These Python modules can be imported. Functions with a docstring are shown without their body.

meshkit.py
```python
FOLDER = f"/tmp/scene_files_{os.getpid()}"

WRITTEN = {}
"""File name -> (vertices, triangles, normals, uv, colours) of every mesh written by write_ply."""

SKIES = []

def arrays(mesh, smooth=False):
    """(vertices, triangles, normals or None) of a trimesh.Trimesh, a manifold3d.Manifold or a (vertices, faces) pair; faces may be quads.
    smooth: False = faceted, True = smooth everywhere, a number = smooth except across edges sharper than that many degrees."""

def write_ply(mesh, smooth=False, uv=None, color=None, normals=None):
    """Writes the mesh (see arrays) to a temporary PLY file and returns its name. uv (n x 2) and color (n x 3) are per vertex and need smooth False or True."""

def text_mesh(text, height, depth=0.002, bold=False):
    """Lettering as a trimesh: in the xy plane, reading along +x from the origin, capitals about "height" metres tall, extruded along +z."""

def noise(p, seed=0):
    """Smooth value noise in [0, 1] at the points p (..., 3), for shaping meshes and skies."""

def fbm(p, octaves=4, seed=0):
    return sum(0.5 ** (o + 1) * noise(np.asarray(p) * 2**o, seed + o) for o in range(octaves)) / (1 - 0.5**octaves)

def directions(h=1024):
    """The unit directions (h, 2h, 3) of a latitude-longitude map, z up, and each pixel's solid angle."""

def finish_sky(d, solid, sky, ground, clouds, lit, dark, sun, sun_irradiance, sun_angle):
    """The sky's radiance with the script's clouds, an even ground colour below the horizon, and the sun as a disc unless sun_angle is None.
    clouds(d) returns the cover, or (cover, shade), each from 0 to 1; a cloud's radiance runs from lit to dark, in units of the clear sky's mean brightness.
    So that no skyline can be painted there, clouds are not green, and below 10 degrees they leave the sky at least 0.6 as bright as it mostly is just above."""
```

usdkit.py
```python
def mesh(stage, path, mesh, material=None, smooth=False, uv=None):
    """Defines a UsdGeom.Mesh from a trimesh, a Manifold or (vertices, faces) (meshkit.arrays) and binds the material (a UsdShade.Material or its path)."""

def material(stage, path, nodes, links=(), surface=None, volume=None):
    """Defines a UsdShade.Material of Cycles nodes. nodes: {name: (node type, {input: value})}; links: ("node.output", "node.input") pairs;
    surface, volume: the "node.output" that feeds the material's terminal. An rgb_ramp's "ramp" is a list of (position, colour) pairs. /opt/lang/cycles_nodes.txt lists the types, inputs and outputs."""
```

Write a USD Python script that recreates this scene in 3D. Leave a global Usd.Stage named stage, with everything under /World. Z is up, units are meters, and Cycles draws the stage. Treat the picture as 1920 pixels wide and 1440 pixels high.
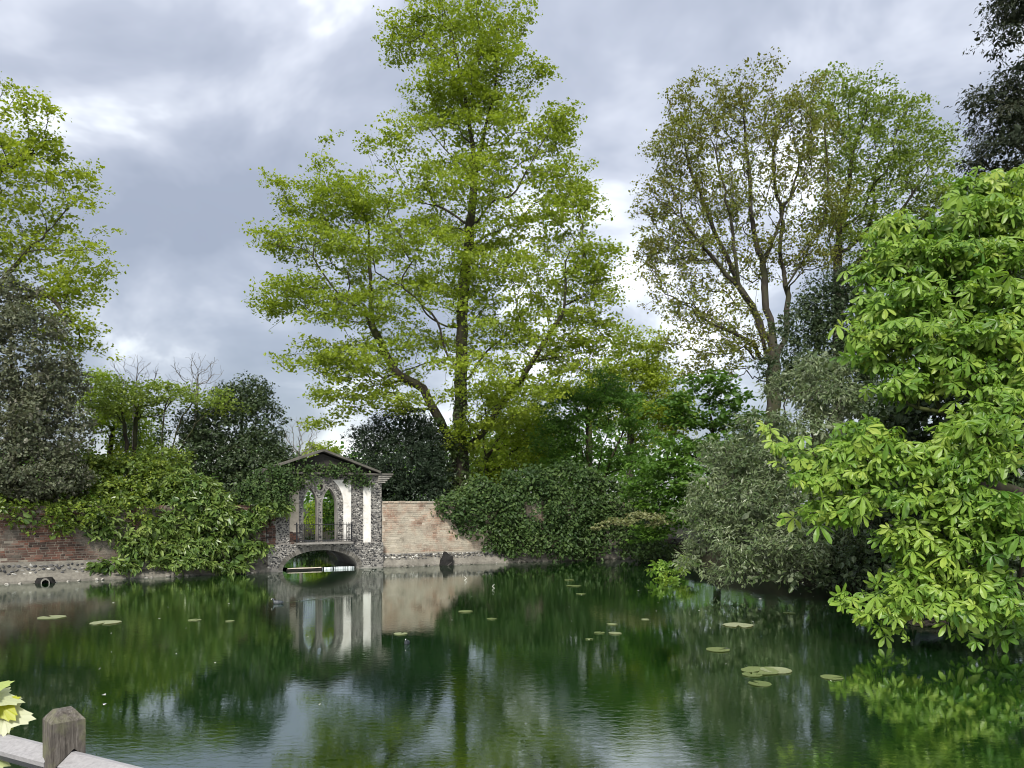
import math, numpy as np, trimesh, usdkit, meshkit, shapely
import manifold3d as m3
from shapely.geometry import Polygon, Point, box as sbox
from shapely.ops import unary_union
from pxr import Usd, UsdGeom, UsdLux, UsdShade, Gf, Sdf, Vt

# ------------------------------------------------------------------ camera, sky, sun, exposure
stage = Usd.Stage.CreateInMemory()
UsdGeom.SetStageUpAxis(stage, UsdGeom.Tokens.z)
UsdGeom.SetStageMetersPerUnit(stage, 1.0)
UsdGeom.Xform.Define(stage, '/World')
UsdGeom.Scope.Define(stage, '/World/Looks')
EYE = np.array([0, 0, 2.5])
cam = UsdGeom.Camera.Define(stage, '/World/camera')
cam.CreateFocalLengthAttr(27.0)
cam.CreateHorizontalApertureAttr(36.0)
cam.CreateVerticalApertureOffsetAttr(4.125)
cam.CreateExposureAttr(1.8)
cam.AddTranslateOp().Set(tuple(map(float, EYE)))
cam.AddRotateXOp().Set(90.0)
SUN_EL = math.radians(44)
sun_az = np.array([-0.22, -0.97])                    # towards the sun: behind the camera, to the left
sun_az /= np.linalg.norm(sun_az)
SUN = np.array([sun_az[0] * math.cos(SUN_EL), sun_az[1] * math.cos(SUN_EL), math.sin(SUN_EL)])
sky_mat = usdkit.material(stage, '/World/Looks/sky_light', {
    "tc": ("texture_coordinate", {}),
    "sep": ("separate_xyz", {}),
    "zc": ("math", {"math_type": "maximum", "value2": 0.02}),
    "za": ("math", {"math_type": "add", "value2": 0.55}),
    "dx": ("math", {"math_type": "divide"}),
    "dy": ("math", {"math_type": "divide"}),
    "uv": ("combine_xyz", {"z": 0.0}),
    "mp": ("mapping", {"location": (3.1, 1.7, 0.0), "scale": (1.0, 1.0, 1.0)}),
    "n1": ("noise_texture", {"scale": 1.7, "detail": 5.0, "roughness": 0.46, "distortion": 0.3}),
    "n2": ("noise_texture", {"scale": 4.6, "detail": 5.0, "roughness": 0.5, "distortion": 0.25}),
    "mx": ("math", {"math_type": "multiply_add", "value2": 0.62}),
    "n2s": ("math", {"math_type": "multiply", "value2": 0.55}),
    "ramp": ("rgb_ramp", {"ramp": [(0.0, (0.92, 1.0, 1.2)), (0.47, (1.08, 1.17, 1.4)), (0.55, (1.42, 1.51, 1.75)), (0.605, (1.95, 2.03, 2.25)), (0.65, (3.1, 3.2, 3.3)), (0.72, (4.6, 4.6, 4.6)), (1.0, (5., 5., 5.))]}),
    "zen": ("math", {"math_type": "multiply_add", "value2": 1.1, "value3": 0.66}),
    "zv": ("combine_xyz", {}),
    "mul": ("vector_math", {"math_type": "multiply"}),
    "sky": ("sky_texture", {"sky_type": "single_scattering", "sun_disc": False, "sun_elevation": SUN_EL, "sun_rotation": float(math.atan2(SUN[0], SUN[1]))}),
    "cov": ("mix_color", {"blend_type": "mix", "fac": 0.9, "use_clamp": False}),
    "bg": ("background_shader", {"strength": 0.1}),
}, [("tc.generated", "sep.vector"), ("sep.z", "zc.value1"), ("zc.value", "za.value1"), ("sep.x", "dx.value1"), ("za.value", "dx.value2"),
    ("sep.y", "dy.value1"), ("za.value", "dy.value2"), ("dx.value", "uv.x"), ("dy.value", "uv.y"), ("uv.vector", "mp.vector"),
    ("mp.vector", "n1.vector"), ("mp.vector", "n2.vector"), ("n1.fac", "mx.value1"), ("n2.fac", "n2s.value1"), ("n2s.value", "mx.value3"),
    ("mx.value", "ramp.fac"), ("zc.value", "zen.value1"), ("zen.value", "zv.x"), ("zen.value", "zv.y"), ("zen.value", "zv.z"),
    ("ramp.color", "mul.vector1"), ("zv.vector", "mul.vector2"), ("sky.color", "cov.a"), ("mul.vector", "cov.b"), ("cov.result", "bg.color")],
    surface="bg.background")
dome = UsdLux.DomeLight.Define(stage, '/World/sky')
UsdShade.MaterialBindingAPI.Apply(dome.GetPrim()).Bind(sky_mat)
dome.GetPrim().SetCustomDataByKey('kind', 'structure')
sun = UsdLux.DistantLight.Define(stage, '/World/sun')
sun.CreateNormalizeAttr(True)
sun.CreateIntensityAttr(0.40)
sun.CreateAngleAttr(11.0)
sun.CreateColorAttr(Gf.Vec3f(1.0, 0.95, 0.86))
_z = SUN; _x = np.cross([0, 0, 1.0], _z); _x /= np.linalg.norm(_x); _y = np.cross(_z, _x)
sun.AddTransformOp().Set(Gf.Matrix4d(*_x, 0, *_y, 0, *_z, 0, 0, 0, 0, 1))

# ------------------------------------------------------------------ helpers
F_PX, CX, HY = 1440.0, 960.0, 940.0
R = np.random.default_rng
used = {}


def at(px, py, Y):
    """The point of the world seen at that place of the 1920 x 1440 picture, Y metres away."""
    return np.array([(px - CX) / F_PX * Y, Y, EYE[2] - (py - HY) / F_PX * Y])


def numbered(parent, name):
    k = used.get((parent, name), -1) + 1
    used[(parent, name)] = k
    return f"{parent}/{name}" + (f"_{k:03d}" if k else "")


def tag(prim, label=None, cat=None, group=None, kind=None):
    for k, v in (('label', label), ('category', cat), ('group', group), ('kind', kind)):
        if v:
            prim.SetCustomDataByKey(k, v)


class T:
    """A thing: an Xform at its base; its parts are given in world coordinates."""
    def __init__(self, name, label, cat, loc, group=None):
        self.path = numbered('/World', name)
        self.loc = np.array(loc, float)
        x = UsdGeom.Xform.Define(stage, self.path)
        x.AddTranslateOp().Set(tuple(map(float, loc)))
        tag(x.GetPrim(), label, cat, group)


def put(parent, name, V, F, mat, tone=None, normals=None, label=None, kind=None, cat=None, group=None, smooth=False):
    """One Mesh prim: under a thing T, under a prim path (with the thing's loc as third item), or under /World."""
    if isinstance(parent, T):
        path, loc = parent.path, parent.loc
    elif isinstance(parent, tuple):
        path, loc = parent
    else:
        path, loc = '/World', np.zeros(3)
    p = numbered(path, name)
    V = np.asarray(V, float) - loc
    F = np.asarray(F, np.int64)
    if smooth is not False:
        V2, F2, normals = meshkit.arrays((V, F), smooth)
        V, F, tone = V2, F2, None
    m = UsdGeom.Mesh.Define(stage, p)
    m.CreatePointsAttr(Vt.Vec3fArray.FromNumpy(np.ascontiguousarray(V, np.float32)))
    m.CreateFaceVertexCountsAttr(Vt.IntArray.FromNumpy(np.full(len(F), F.shape[1], np.int32)))
    m.CreateFaceVertexIndicesAttr(Vt.IntArray.FromNumpy(np.ascontiguousarray(F.ravel(), np.int32)))
    m.CreateSubdivisionSchemeAttr("none")
    if normals is not None:
        m.CreateNormalsAttr(Vt.Vec3fArray.FromNumpy(np.ascontiguousarray(normals, np.float32)))
        m.SetNormalsInterpolation("vertex")
    if tone is not None:
        tone = np.full(len(V), tone) if np.ndim(tone) == 0 else tone
        UsdGeom.PrimvarsAPI(m).CreatePrimvar("tone", Sdf.ValueTypeNames.FloatArray, "vertex").Set(Vt.FloatArray.FromNumpy(np.ascontiguousarray(tone, np.float32)))
    UsdShade.MaterialBindingAPI.Apply(m.GetPrim()).Bind(mat)
    tag(m.GetPrim(), label, cat, group, kind)
    return p


def unit(a):
    return a / np.maximum(np.linalg.norm(a, axis=-1, keepdims=True), 1e-9)


def join(parts):
    Vs, Fs, n = [], [], 0
    for V, F in parts:
        Vs.append(V); Fs.append(np.asarray(F) + n); n += len(V)
    return np.vstack(Vs), np.vstack(Fs)


def tri(m):
    return np.array(m.vertices), np.array(m.faces)


def extrude(poly, u, n, P0, n0, n1):
    """A shapely polygon in (s, z) of the plane through P0 along u, from n0 to n1 along the normal n."""
    out = []
    for g in getattr(poly, 'geoms', [poly]):
        if g.area < 1e-6:
            continue
        V, F = tri(trimesh.creation.extrude_polygon(g, n1 - n0, engine='earcut'))
        W = P0 + V[:, :1] * u + (V[:, 2:] + n0) * n + V[:, 1:2] * np.array([0, 0, 1.0])
        if np.dot(np.cross(u, [0, 0, 1.0]), n) < 0:
            F = F[:, ::-1]
        out.append((W, F))
    return join(out)


BOX_F = np.array([[0, 2, 1], [0, 3, 2], [4, 5, 6], [4, 6, 7], [0, 1, 5], [0, 5, 4], [2, 3, 7], [2, 7, 6], [1, 2, 6], [1, 6, 5], [0, 4, 7], [0, 7, 3]])


def obox(c, ax, half):
    """An oriented box: centre, three axes, half sizes."""
    sg = np.array([[-1, -1, -1], [1, -1, -1], [1, 1, -1], [-1, 1, -1], [-1, -1, 1], [1, -1, 1], [1, 1, 1], [-1, 1, 1]], float)
    return np.asarray(c) + (sg * half) @ np.asarray(ax), BOX_F


def bar(a, b, w, k=4):
    """A straight bar from a to b with radius w and k sides."""
    return tubes(np.array([a, b], float), np.array([-1, 0]), np.array([w, w]), k=k)[:2]


def tubes(P, par, r, k=None, tips=True):
    """Tapered tubes along a tree of nodes. Returns vertices, faces, normals."""
    P, par, r = np.asarray(P, float), np.asarray(par), np.asarray(r, float)
    n = len(P)
    e = np.nonzero(par >= 0)[0]
    d = np.zeros((n, 3)); d[e] = unit(P[e] - P[par[e]])
    main = np.full(n, -1)
    order = e[np.argsort(r[e])]
    main[par[order]] = order
    has = main >= 0
    Tn = d.copy(); Tn[has] = Tn[has] + d[main[has]]
    Tn = unit(Tn)
    ismain = np.zeros(n, bool); ismain[main[has]] = True
    ref = np.array([0.35, 0.86, 0.37])

    def frame(t):
        u = unit(np.cross(t, ref)); return u, np.cross(t, u)
    out_v, out_f, out_n, off = [], [], [], 0
    cls = np.full(n, k) if k else np.where(r > 0.12, 10, np.where(r > 0.035, 6, 3))
    for kk in np.unique(cls[e]):
        q = e[cls[e] == kk]; p = par[q]
        ms = ismain[q][:, None]
        t0 = np.where(ms, Tn[p], d[q]); r0 = np.where(ms[:, 0], r[p], np.minimum(r[p], r[q] * 1.2))
        t1 = Tn[q]; r1 = r[q]
        th = np.arange(kk) / kk * 2 * np.pi
        rings, norms = [], []
        for c, t, rr in ((P[p], t0, r0), (P[q], t1, r1)):
            u, v = frame(t)
            dirs = np.cos(th)[None, :, None] * u[:, None] + np.sin(th)[None, :, None] * v[:, None]
            rings.append(c[:, None] + dirs * rr[:, None, None]); norms.append(dirs)
        V = np.stack(rings, 1).reshape(-1, 3); N = np.stack(norms, 1).reshape(-1, 3)
        i = np.arange(kk); j = (i + 1) % kk
        f = np.concatenate([np.stack([i, j, j + kk], 1), np.stack([i, j + kk, i + kk], 1)])
        if kk < 6:
            f = np.concatenate([f, np.stack([np.full(kk - 2, kk), kk + i[1:-1], kk + i[2:]], 1), np.stack([np.full(kk - 2, 0), i[2:], i[1:-1]], 1)])
        Fq = (f[None] + (np.arange(len(q)) * 2 * kk)[:, None, None]).reshape(-1, 3) + off
        out_v.append(V); out_f.append(Fq); out_n.append(N); off += len(V)
    return np.vstack(out_v), np.vstack(out_f), np.vstack(out_n)


def resample(pts, step):
    """A smooth (Catmull-Rom) curve through the points, at about that spacing."""
    pts = np.asarray(pts, float)
    if len(pts) == 1:
        return pts
    q = np.vstack([2 * pts[0] - pts[1], pts, 2 * pts[-1] - pts[-2]])
    out = [pts[:1]]
    for i in range(1, len(q) - 2):
        n = max(1, int(np.ceil(np.linalg.norm(q[i + 1] - q[i]) / step)))
        t = (np.arange(n) + 1)[:, None] / n
        out.append(.5 * (2 * q[i] + (q[i + 1] - q[i - 1]) * t + (2 * q[i - 1] - 5 * q[i] + 4 * q[i + 1] - q[i + 2]) * t ** 2 + (3 * q[i] - q[i - 1] - 3 * q[i + 1] + q[i + 2]) * t ** 3))
    return np.vstack(out)


def grow(rng, polys, att, seg=0.5, w=0.3, wig=0.1, rise=0.25, tip=0.008, root=0.4):
    """Branches: the given limbs, then a path from the nearest fitting branch to every point of att. Returns nodes, parents, radii, tip numbers."""
    cap = 200 + sum(len(p) for p in polys) * 60 + len(att) * 30
    P, par, L, D = np.zeros((cap, 3)), np.full(cap, -1), np.zeros(cap), np.zeros((cap, 3))
    n = 0
    for i, poly in enumerate(polys):
        c = resample(poly, seg)
        c[1:-1] += rng.normal(0, wig * 0.25, c[1:-1].shape)
        j = -1
        if i:
            j = int(np.argmin(np.linalg.norm(P[:n] - c[0], axis=1)))
            if np.linalg.norm(P[j] - c[0]) < seg * .6:
                c = c[1:]
        for x in c:
            P[n], par[n] = x, j
            if j >= 0:
                L[n] = L[j] + np.linalg.norm(x - P[j]); D[n] = unit(x - P[j])
            j = n; n += 1
    base = n
    if len(att):
        near = np.array([np.min(np.linalg.norm(P[:n] - a, axis=1)) for a in att])
        tips = []
        for a in att[np.argsort(near)]:
            d = np.linalg.norm(P[1:n] - a, axis=1)
            j = 1 + int(np.argmin(d + w * L[1:n] + rise * np.maximum(0, P[1:n, 2] - a[2] + .2) * 2))
            dist = np.linalg.norm(a - P[j])
            k = max(1, int(np.ceil(dist / seg)))
            c = P[j] + D[j] * dist * .35 + np.array([0, 0, rise * dist * .5])
            t = (np.arange(k) + 1)[:, None] / k
            pts = (1 - t) ** 2 * P[j] + 2 * t * (1 - t) * c + t ** 2 * a
            pts[:-1] += rng.normal(0, wig, (k - 1, 3)) * min(1, dist)
            for x in pts:
                P[n], par[n] = x, j
                L[n] = L[j] + np.linalg.norm(x - P[j]); D[n] = unit(x - P[j])
                j = n; n += 1
            tips.append(j)
    else:
        tips = []
    P, par = P[:n], par[:n]
    cnt = np.zeros(n); kids = np.bincount(par[par >= 0], minlength=n)
    cnt[kids == 0] = 1
    for i in range(n - 1, 0, -1):
        if par[i] >= 0:
            cnt[par[i]] += cnt[i]
    e = math.log(max(cnt[0], 2)) / math.log(root / tip)
    r = tip * np.maximum(cnt, 1) ** (1 / e)
    return P, par, r, np.array(tips, int)


# leaf templates: vertices (x across, y along, z up) and faces
LEAF2 = (np.array([[0, 0, 0], [-.36, .5, .07], [0, 1, -.04], [.36, .5, .07]]), np.array([[0, 3, 2], [0, 2, 1]]))
NARROW = (np.array([[0, 0, 0], [-.16, .45, .04], [0, 1, -.08], [.16, .45, .04]]), np.array([[0, 3, 2], [0, 2, 1]]))
LEAF4 = (np.array([[0, 0, 0], [-.3, .3, .06], [-.24, .7, .04], [0, 1, -.08], [.24, .7, .04], [.3, .3, .06]]), np.array([[0, 5, 3], [5, 4, 3], [0, 3, 1], [1, 3, 2]]))
LONG4 = (np.array([[0, 0, 0], [-.17, .35, .05], [-.15, .7, .0], [0, 1, -.12], [.15, .7, .0], [.17, .35, .05]]), np.array([[0, 5, 3], [5, 4, 3], [0, 3, 1], [1, 3, 2]]))


def palmate(k=5, droop=.55, wide=.30):
    """A horse chestnut leaf: k obovate leaflets that hang from one point."""
    Vs, Fs = [], []
    for i in range(k):
        a = (i - (k - 1) / 2) * (2 * math.pi / (k + 1.6))
        ln = 1.0 - .13 * abs(i - (k - 1) / 2)
        l = np.array([[0, .03, .0], [-.10, .3, .015], [-wide * .72, .62, -.03], [-wide * .55, .9, -.12], [0, 1.0, -.2], [wide * .55, .9, -.12], [wide * .72, .62, -.03], [.10, .3, .015], [0, .62, -.075]]) * ln
        l[:, 2] -= droop * .62 * l[:, 1] ** 1.35
        l[:, 2] += .03
        c, s = math.cos(a), math.sin(a)
        q = l.copy(); q[:, 0] = l[:, 0] * c + l[:, 1] * s; q[:, 1] = -l[:, 0] * s + l[:, 1] * c
        Vs.append(q)
        Fs.append(np.array([[0, 7, 8], [7, 6, 8], [6, 5, 8], [5, 4, 8], [4, 3, 8], [3, 2, 8], [2, 1, 8], [1, 0, 8]]))
    return join(list(zip(Vs, Fs)))


def leaves(rng, cen, per, sig, size, tmpl, up=.75, var=.35, out=None, outw=0.0, droop=0.0, clump=None, sub=0):
    """Leaf frames and points: per leaves about every centre. Returns V (n, m, 3), faces, tone (n)."""
    cen = np.asarray(cen, float)
    N = len(cen) * per
    g = np.repeat(np.arange(len(cen)), per)
    c = cen[g] + rng.normal(0, 1, (N, 3)) * np.asarray(sig) * (.32 if sub else 1.)
    if sub:                                        # leaves sit along a few short side twigs of each spray
        sd = unit(rng.normal(0, 1, (len(cen), sub, 3))) * np.asarray(sig) * 2.1
        c = c + sd[g, rng.integers(0, sub, N)] * rng.random((N, 1)) ** .6
    nr = rng.normal(0, 1, (N, 3)) * (1 - up) + np.array([0, 0, up])
    if out is not None:
        o = unit(cen - out)[g]
        nr = nr + o * outw
    nr = unit(nr)
    h = rng.normal(0, 1, (N, 3))
    if out is not None:
        h = h + unit(c - np.broadcast_to(out, cen.shape)[g]) * 1.2 * (outw > 0)
    h = h - droop * np.array([0, 0, 1.0]) * 1.5
    y = unit(h - (h * nr).sum(1, keepdims=True) * nr)
    x = np.cross(y, nr)
    s = size * np.clip(1 + rng.normal(0, var, N), .45, 1.9)
    tv, tf = tmpl
    V = c[:, None] + s[:, None, None] * (tv[None, :, :1] * x[:, None] + tv[None, :, 1:2] * y[:, None] + tv[None, :, 2:] * nr[:, None])
    ct = rng.random(len(cen)) if clump is None else clump
    tone = np.clip(.55 * ct[g] + .45 * rng.random(N), 0, 1)
    return V, tf, tone


def flat(Vn, tf, tone):
    n, m = Vn.shape[:2]
    return Vn.reshape(-1, 3), (tf[None] + (np.arange(n) * m)[:, None, None]).reshape(-1, 3), np.repeat(tone, m)


def project(V):
    return CX + V[:, 0] / V[:, 1] * F_PX, HY - (V[:, 2] - EYE[2]) / V[:, 1] * F_PX


def pick_front(Vn, count=300, cell=16):
    """The leaves that show: the nearest one in each small cell of the view, largest first."""
    c = Vn.mean(1)
    d = np.linalg.norm(c - EYE, axis=1)
    px, py = project(c)
    ok = (px > -10) & (px < 1930) & (py > -10) & (py < 1450) & (c[:, 1] > .3)
    key = (px // cell).astype(int) * 10000 + (py // cell).astype(int)
    order = np.argsort(d)
    order = order[ok[order]]
    _, first = np.unique(key[order], return_index=True)
    cand = order[first]
    ext = (Vn[cand].max(1) - Vn[cand].min(1)).max(1) / d[cand]
    return cand[np.argsort(-ext)][:count]


def ell(rng, blobs, density, ry=None, shell=0.0, flatz=1.0):
    """Points inside ellipsoids given as (px, py, rx px, rz px, Y[, ry m]); density = points per square metre of outline."""
    out, own = [], []
    for b in blobs:
        px, py, rx, rz, Y = b[:5]
        c = at(px, py, Y); s = Y / F_PX
        rad = np.array([rx * s, (b[5] if len(b) > 5 else (ry if ry else .8 * rx * s)), rz * s])
        n = max(1, int(round(math.pi * rad[0] * rad[2] * density * rng.uniform(.85, 1.15))))
        d = unit(rng.normal(0, 1, (n, 3)))
        q = (shell + (1 - shell) * rng.random(n)) ** (1 / 3)
        out.append(c + d * q[:, None] * rad); own.append(np.repeat(c[None], n, 0))
    return np.vstack(out), np.vstack(own)


# ------------------------------------------------------------------ materials
def mat(name, nodes, links, surface):
    return usdkit.material(stage, '/World/Looks/' + name, nodes, links, surface=surface)


def foliage_mat(name, stops, transl=.35, rough=.5, spec=.35, tcol=None, back=None):
    lo, hi = np.array(stops[0]), np.array(stops[-1])
    n = {"a": ("attribute", {"attribute": "tone"}), "g": ("geometry", {}),
         "nz": ("noise_texture", {"scale": .55, "detail": 3.0, "roughness": .6}),
         "m": ("math", {"math_type": "multiply_add", "value2": .9}),
         "o": ("math", {"math_type": "subtract", "value2": .45}),
         "r": ("rgb_ramp", {"ramp": [tuple(s) for s in stops]}),
         "p": ("principled_bsdf", {"roughness": rough, "specular_ior_level": spec}),
         "tc": ("mix", {"mix_type": "multiply", "fac": 1.0, "color2": tuple(tcol or (1.25, 1.15, .55))}),
         "t": ("translucent_bsdf", {}), "x": ("mix_closure", {"fac": transl})}
    l = [("g.position", "nz.vector"), ("nz.fac", "m.value1"), ("a.fac", "m.value3"), ("m.value", "o.value1"), ("o.value", "r.fac"),
         ("r.color", "tc.color1"), ("tc.color", "t.color"), ("p.BSDF", "x.closure1"), ("t.BSDF", "x.closure2")]
    if back:
        n["bk"] = ("mix", {"mix_type": "mix", "color2": tuple(back)})
        l += [("g.backfacing", "bk.fac"), ("r.color", "bk.color1"), ("bk.color", "p.base_color")]
    else:
        l += [("r.color", "p.base_color")]
    return mat(name, n, l, "x.closure")


def bark_mat(name, lo, hi, scale=6.0, moss=None):
    n = {"g": ("geometry", {}), "mp": ("mapping", {"scale": (1.0, 1.0, .25)}), "nz": ("noise_texture", {"scale": scale, "detail": 6.0, "roughness": .65}),
         "r": ("rgb_ramp", {"ramp": [(0.3, lo), (0.7, hi)]}), "b": ("bump", {"strength": .7, "distance": .03}),
         "p": ("principled_bsdf", {"roughness": .9, "specular_ior_level": .15})}
    l = [("g.position", "mp.vector"), ("mp.vector", "nz.vector"), ("nz.fac", "r.fac"), ("nz.fac", "b.height"), ("b.normal", "p.normal")]
    if moss:
        n["n2"] = ("noise_texture", {"scale": 1.3, "detail": 4.0}); n["mr"] = ("rgb_ramp", {"ramp": [(.48, (0, 0, 0)), (.62, (1, 1, 1))]})
        n["mm"] = ("mix", {"mix_type": "mix", "color2": moss})
        l += [("g.position", "n2.vector"), ("n2.fac", "mr.fac"), ("mr.color", "mm.fac"), ("r.color", "mm.color1"), ("mm.color", "p.base_color")]
    else:
        l += [("r.color", "p.base_color")]
    return mat(name, n, l, "p.BSDF")


def stone_mat(name, stops, scale=3.0, detail_scale=25.0, bump=.4, rough=.9, dist=.01):
    n = {"g": ("geometry", {}), "n1": ("noise_texture", {"scale": scale, "detail": 6.0, "roughness": .65}), "n2": ("noise_texture", {"scale": detail_scale, "detail": 5.0, "roughness": .7}),
         "m": ("math", {"math_type": "multiply_add", "value2": .4}), "s": ("math", {"math_type": "multiply", "value2": .6}),
         "r": ("rgb_ramp", {"ramp": stops}), "b": ("bump", {"strength": bump, "distance": dist}), "p": ("principled_bsdf", {"roughness": rough, "specular_ior_level": .2})}
    return mat(name, n, [("g.position", "n1.vector"), ("g.position", "n2.vector"), ("n2.fac", "m.value1"), ("n1.fac", "s.value1"), ("s.value", "m.value3"), ("m.value", "r.fac"),
                         ("r.color", "p.base_color"), ("n2.fac", "b.height"), ("b.normal", "p.normal")], "p.BSDF")


def tone_mat(name, stops, rough=.85, spec=.25, wash=None, wash_at=(.45, .6), wash_scale=.9, bump_scale=40., streak=False):
    """Colour by each piece's own tone; wash: a second colour in drifts over it (limewash, lichen)."""
    n = {"a": ("attribute", {"attribute": "tone"}), "g": ("geometry", {}), "r": ("rgb_ramp", {"ramp": stops}),
         "n1": ("noise_texture", {"scale": bump_scale, "detail": 5.0, "roughness": .7}), "b": ("bump", {"strength": .5, "distance": .008}),
         "v": ("mix", {"mix_type": "multiply", "fac": .55}), "vr": ("rgb_ramp", {"ramp": [(.25, (.45, .45, .45)), (.75, (1.25, 1.25, 1.25))]}),
         "n3": ("noise_texture", {"scale": 2.3, "detail": 6.0, "roughness": .68}), "sr": ("rgb_ramp", {"ramp": [(.3, (.5, .49, .47)), (.5, (.85, .85, .84)), (.68, (1.12, 1.1, 1.06))]}),
         "st": ("mix", {"mix_type": "multiply", "fac": 1.0}), "p": ("principled_bsdf", {"roughness": rough, "specular_ior_level": spec})}
    l = [("g.position", "n3.vector"), ("n3.fac", "sr.fac"), ("sr.color", "st.color2"), ("st.color", "p.base_color"), ("a.fac", "r.fac"), ("g.position", "n1.vector"), ("n1.fac", "b.height"), ("b.normal", "p.normal"), ("n1.fac", "vr.fac"), ("r.color", "v.color1"), ("vr.color", "v.color2")]
    if wash:
        n["n2"] = ("noise_texture", {"scale": wash_scale, "detail": 6.0, "roughness": .6, "distortion": .4})
        n["wr"] = ("rgb_ramp", {"ramp": [(wash_at[0], (0, 0, 0)), (wash_at[1], (1, 1, 1))]})
        n["w"] = ("mix", {"mix_type": "mix", "color2": wash})
        l += [("g.position", "n2.vector"), ("n2.fac", "wr.fac"), ("wr.color", "w.fac"), ("v.color", "w.color1"), ("w.color", "st.color1")]
    else:
        l += [("v.color", "st.color1")]
    return mat(name, n, l, "p.BSDF")


M = {}
M['lime'] = foliage_mat('lime_leaf', [(.145, .20, .02), (.235, .315, .032), (.33, .40, .05)], .5, tcol=(1.1, 1.1, .55))
M['lime2'] = foliage_mat('lime_leaf_bright', [(.16, .22, .020), (.25, .32, .028), (.34, .41, .05)], .5, tcol=(1.1, 1.1, .55))
M['syc'] = foliage_mat('brown_green_leaf', [(.13, .115, .028), (.16, .18, .032), (.20, .25, .045)], .42, tcol=(1.1, 1.1, .5))
M['maple'] = foliage_mat('mid_green_leaf', [(.06, .11, .015), (.12, .19, .022), (.18, .26, .03)], .4)
M['haw'] = foliage_mat('pale_olive_leaf', [(.11, .165, .025), (.18, .25, .04), (.26, .33, .06)], .42, tcol=(1.05, 1.1, .6))
M['yellow'] = foliage_mat('yellow_green_leaf', [(.17, .25, .025), (.26, .35, .035), (.35, .43, .05)], .5, tcol=(1., 1.1, .55))
M['horn'] = foliage_mat('hornbeam_leaf', [(.055, .12, .02), (.10, .20, .032), (.16, .28, .05)], .45, tcol=(.9, 1.1, .5))
M['forest'] = foliage_mat('fresh_green_leaf', [(.04, .095, .014), (.075, .155, .022), (.13, .23, .034)], .38, tcol=(1., 1.1, .5))
M['chest'] = foliage_mat('horse_chestnut_leaf', [(.06, .145, .018), (.13, .245, .03), (.215, .335, .05), (.32, .41, .075)], .38, tcol=(1.1, 1.1, .5), rough=.42, spec=.4)
M['yew'] = foliage_mat('dark_needle', [(.010, .020, .010), (.018, .036, .016), (.03, .05, .022)], .12, rough=.6)
M['holly'] = foliage_mat('dark_glossy_leaf', [(.02, .034, .015), (.036, .06, .022), (.065, .09, .035)], .15, rough=.42, spec=.35)
M['holm'] = foliage_mat('grey_green_leaf', [(.04, .054, .028), (.08, .096, .05), (.15, .16, .10)], .22, rough=.5, back=(.13, .13, .095))
M['olive'] = foliage_mat('silver_green_leaf', [(.05, .085, .03), (.10, .145, .055), (.20, .24, .12)], .22, rough=.38, spec=.5, back=(.17, .205, .12))
M['laurel'] = foliage_mat('laurel_leaf', [(.055, .11, .025), (.12, .19, .04), (.25, .32, .09)], .3, rough=.36, spec=.5)
M['shrub'] = foliage_mat('shrub_leaf', [(.05, .095, .016), (.12, .18, .024), (.24, .30, .04)], .32, rough=.4)
M['ivy'] = foliage_mat('ivy_leaf', [(.02, .045, .013), (.043, .08, .021), (.08, .125, .034)], .2, rough=.48, spec=.25)
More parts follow.
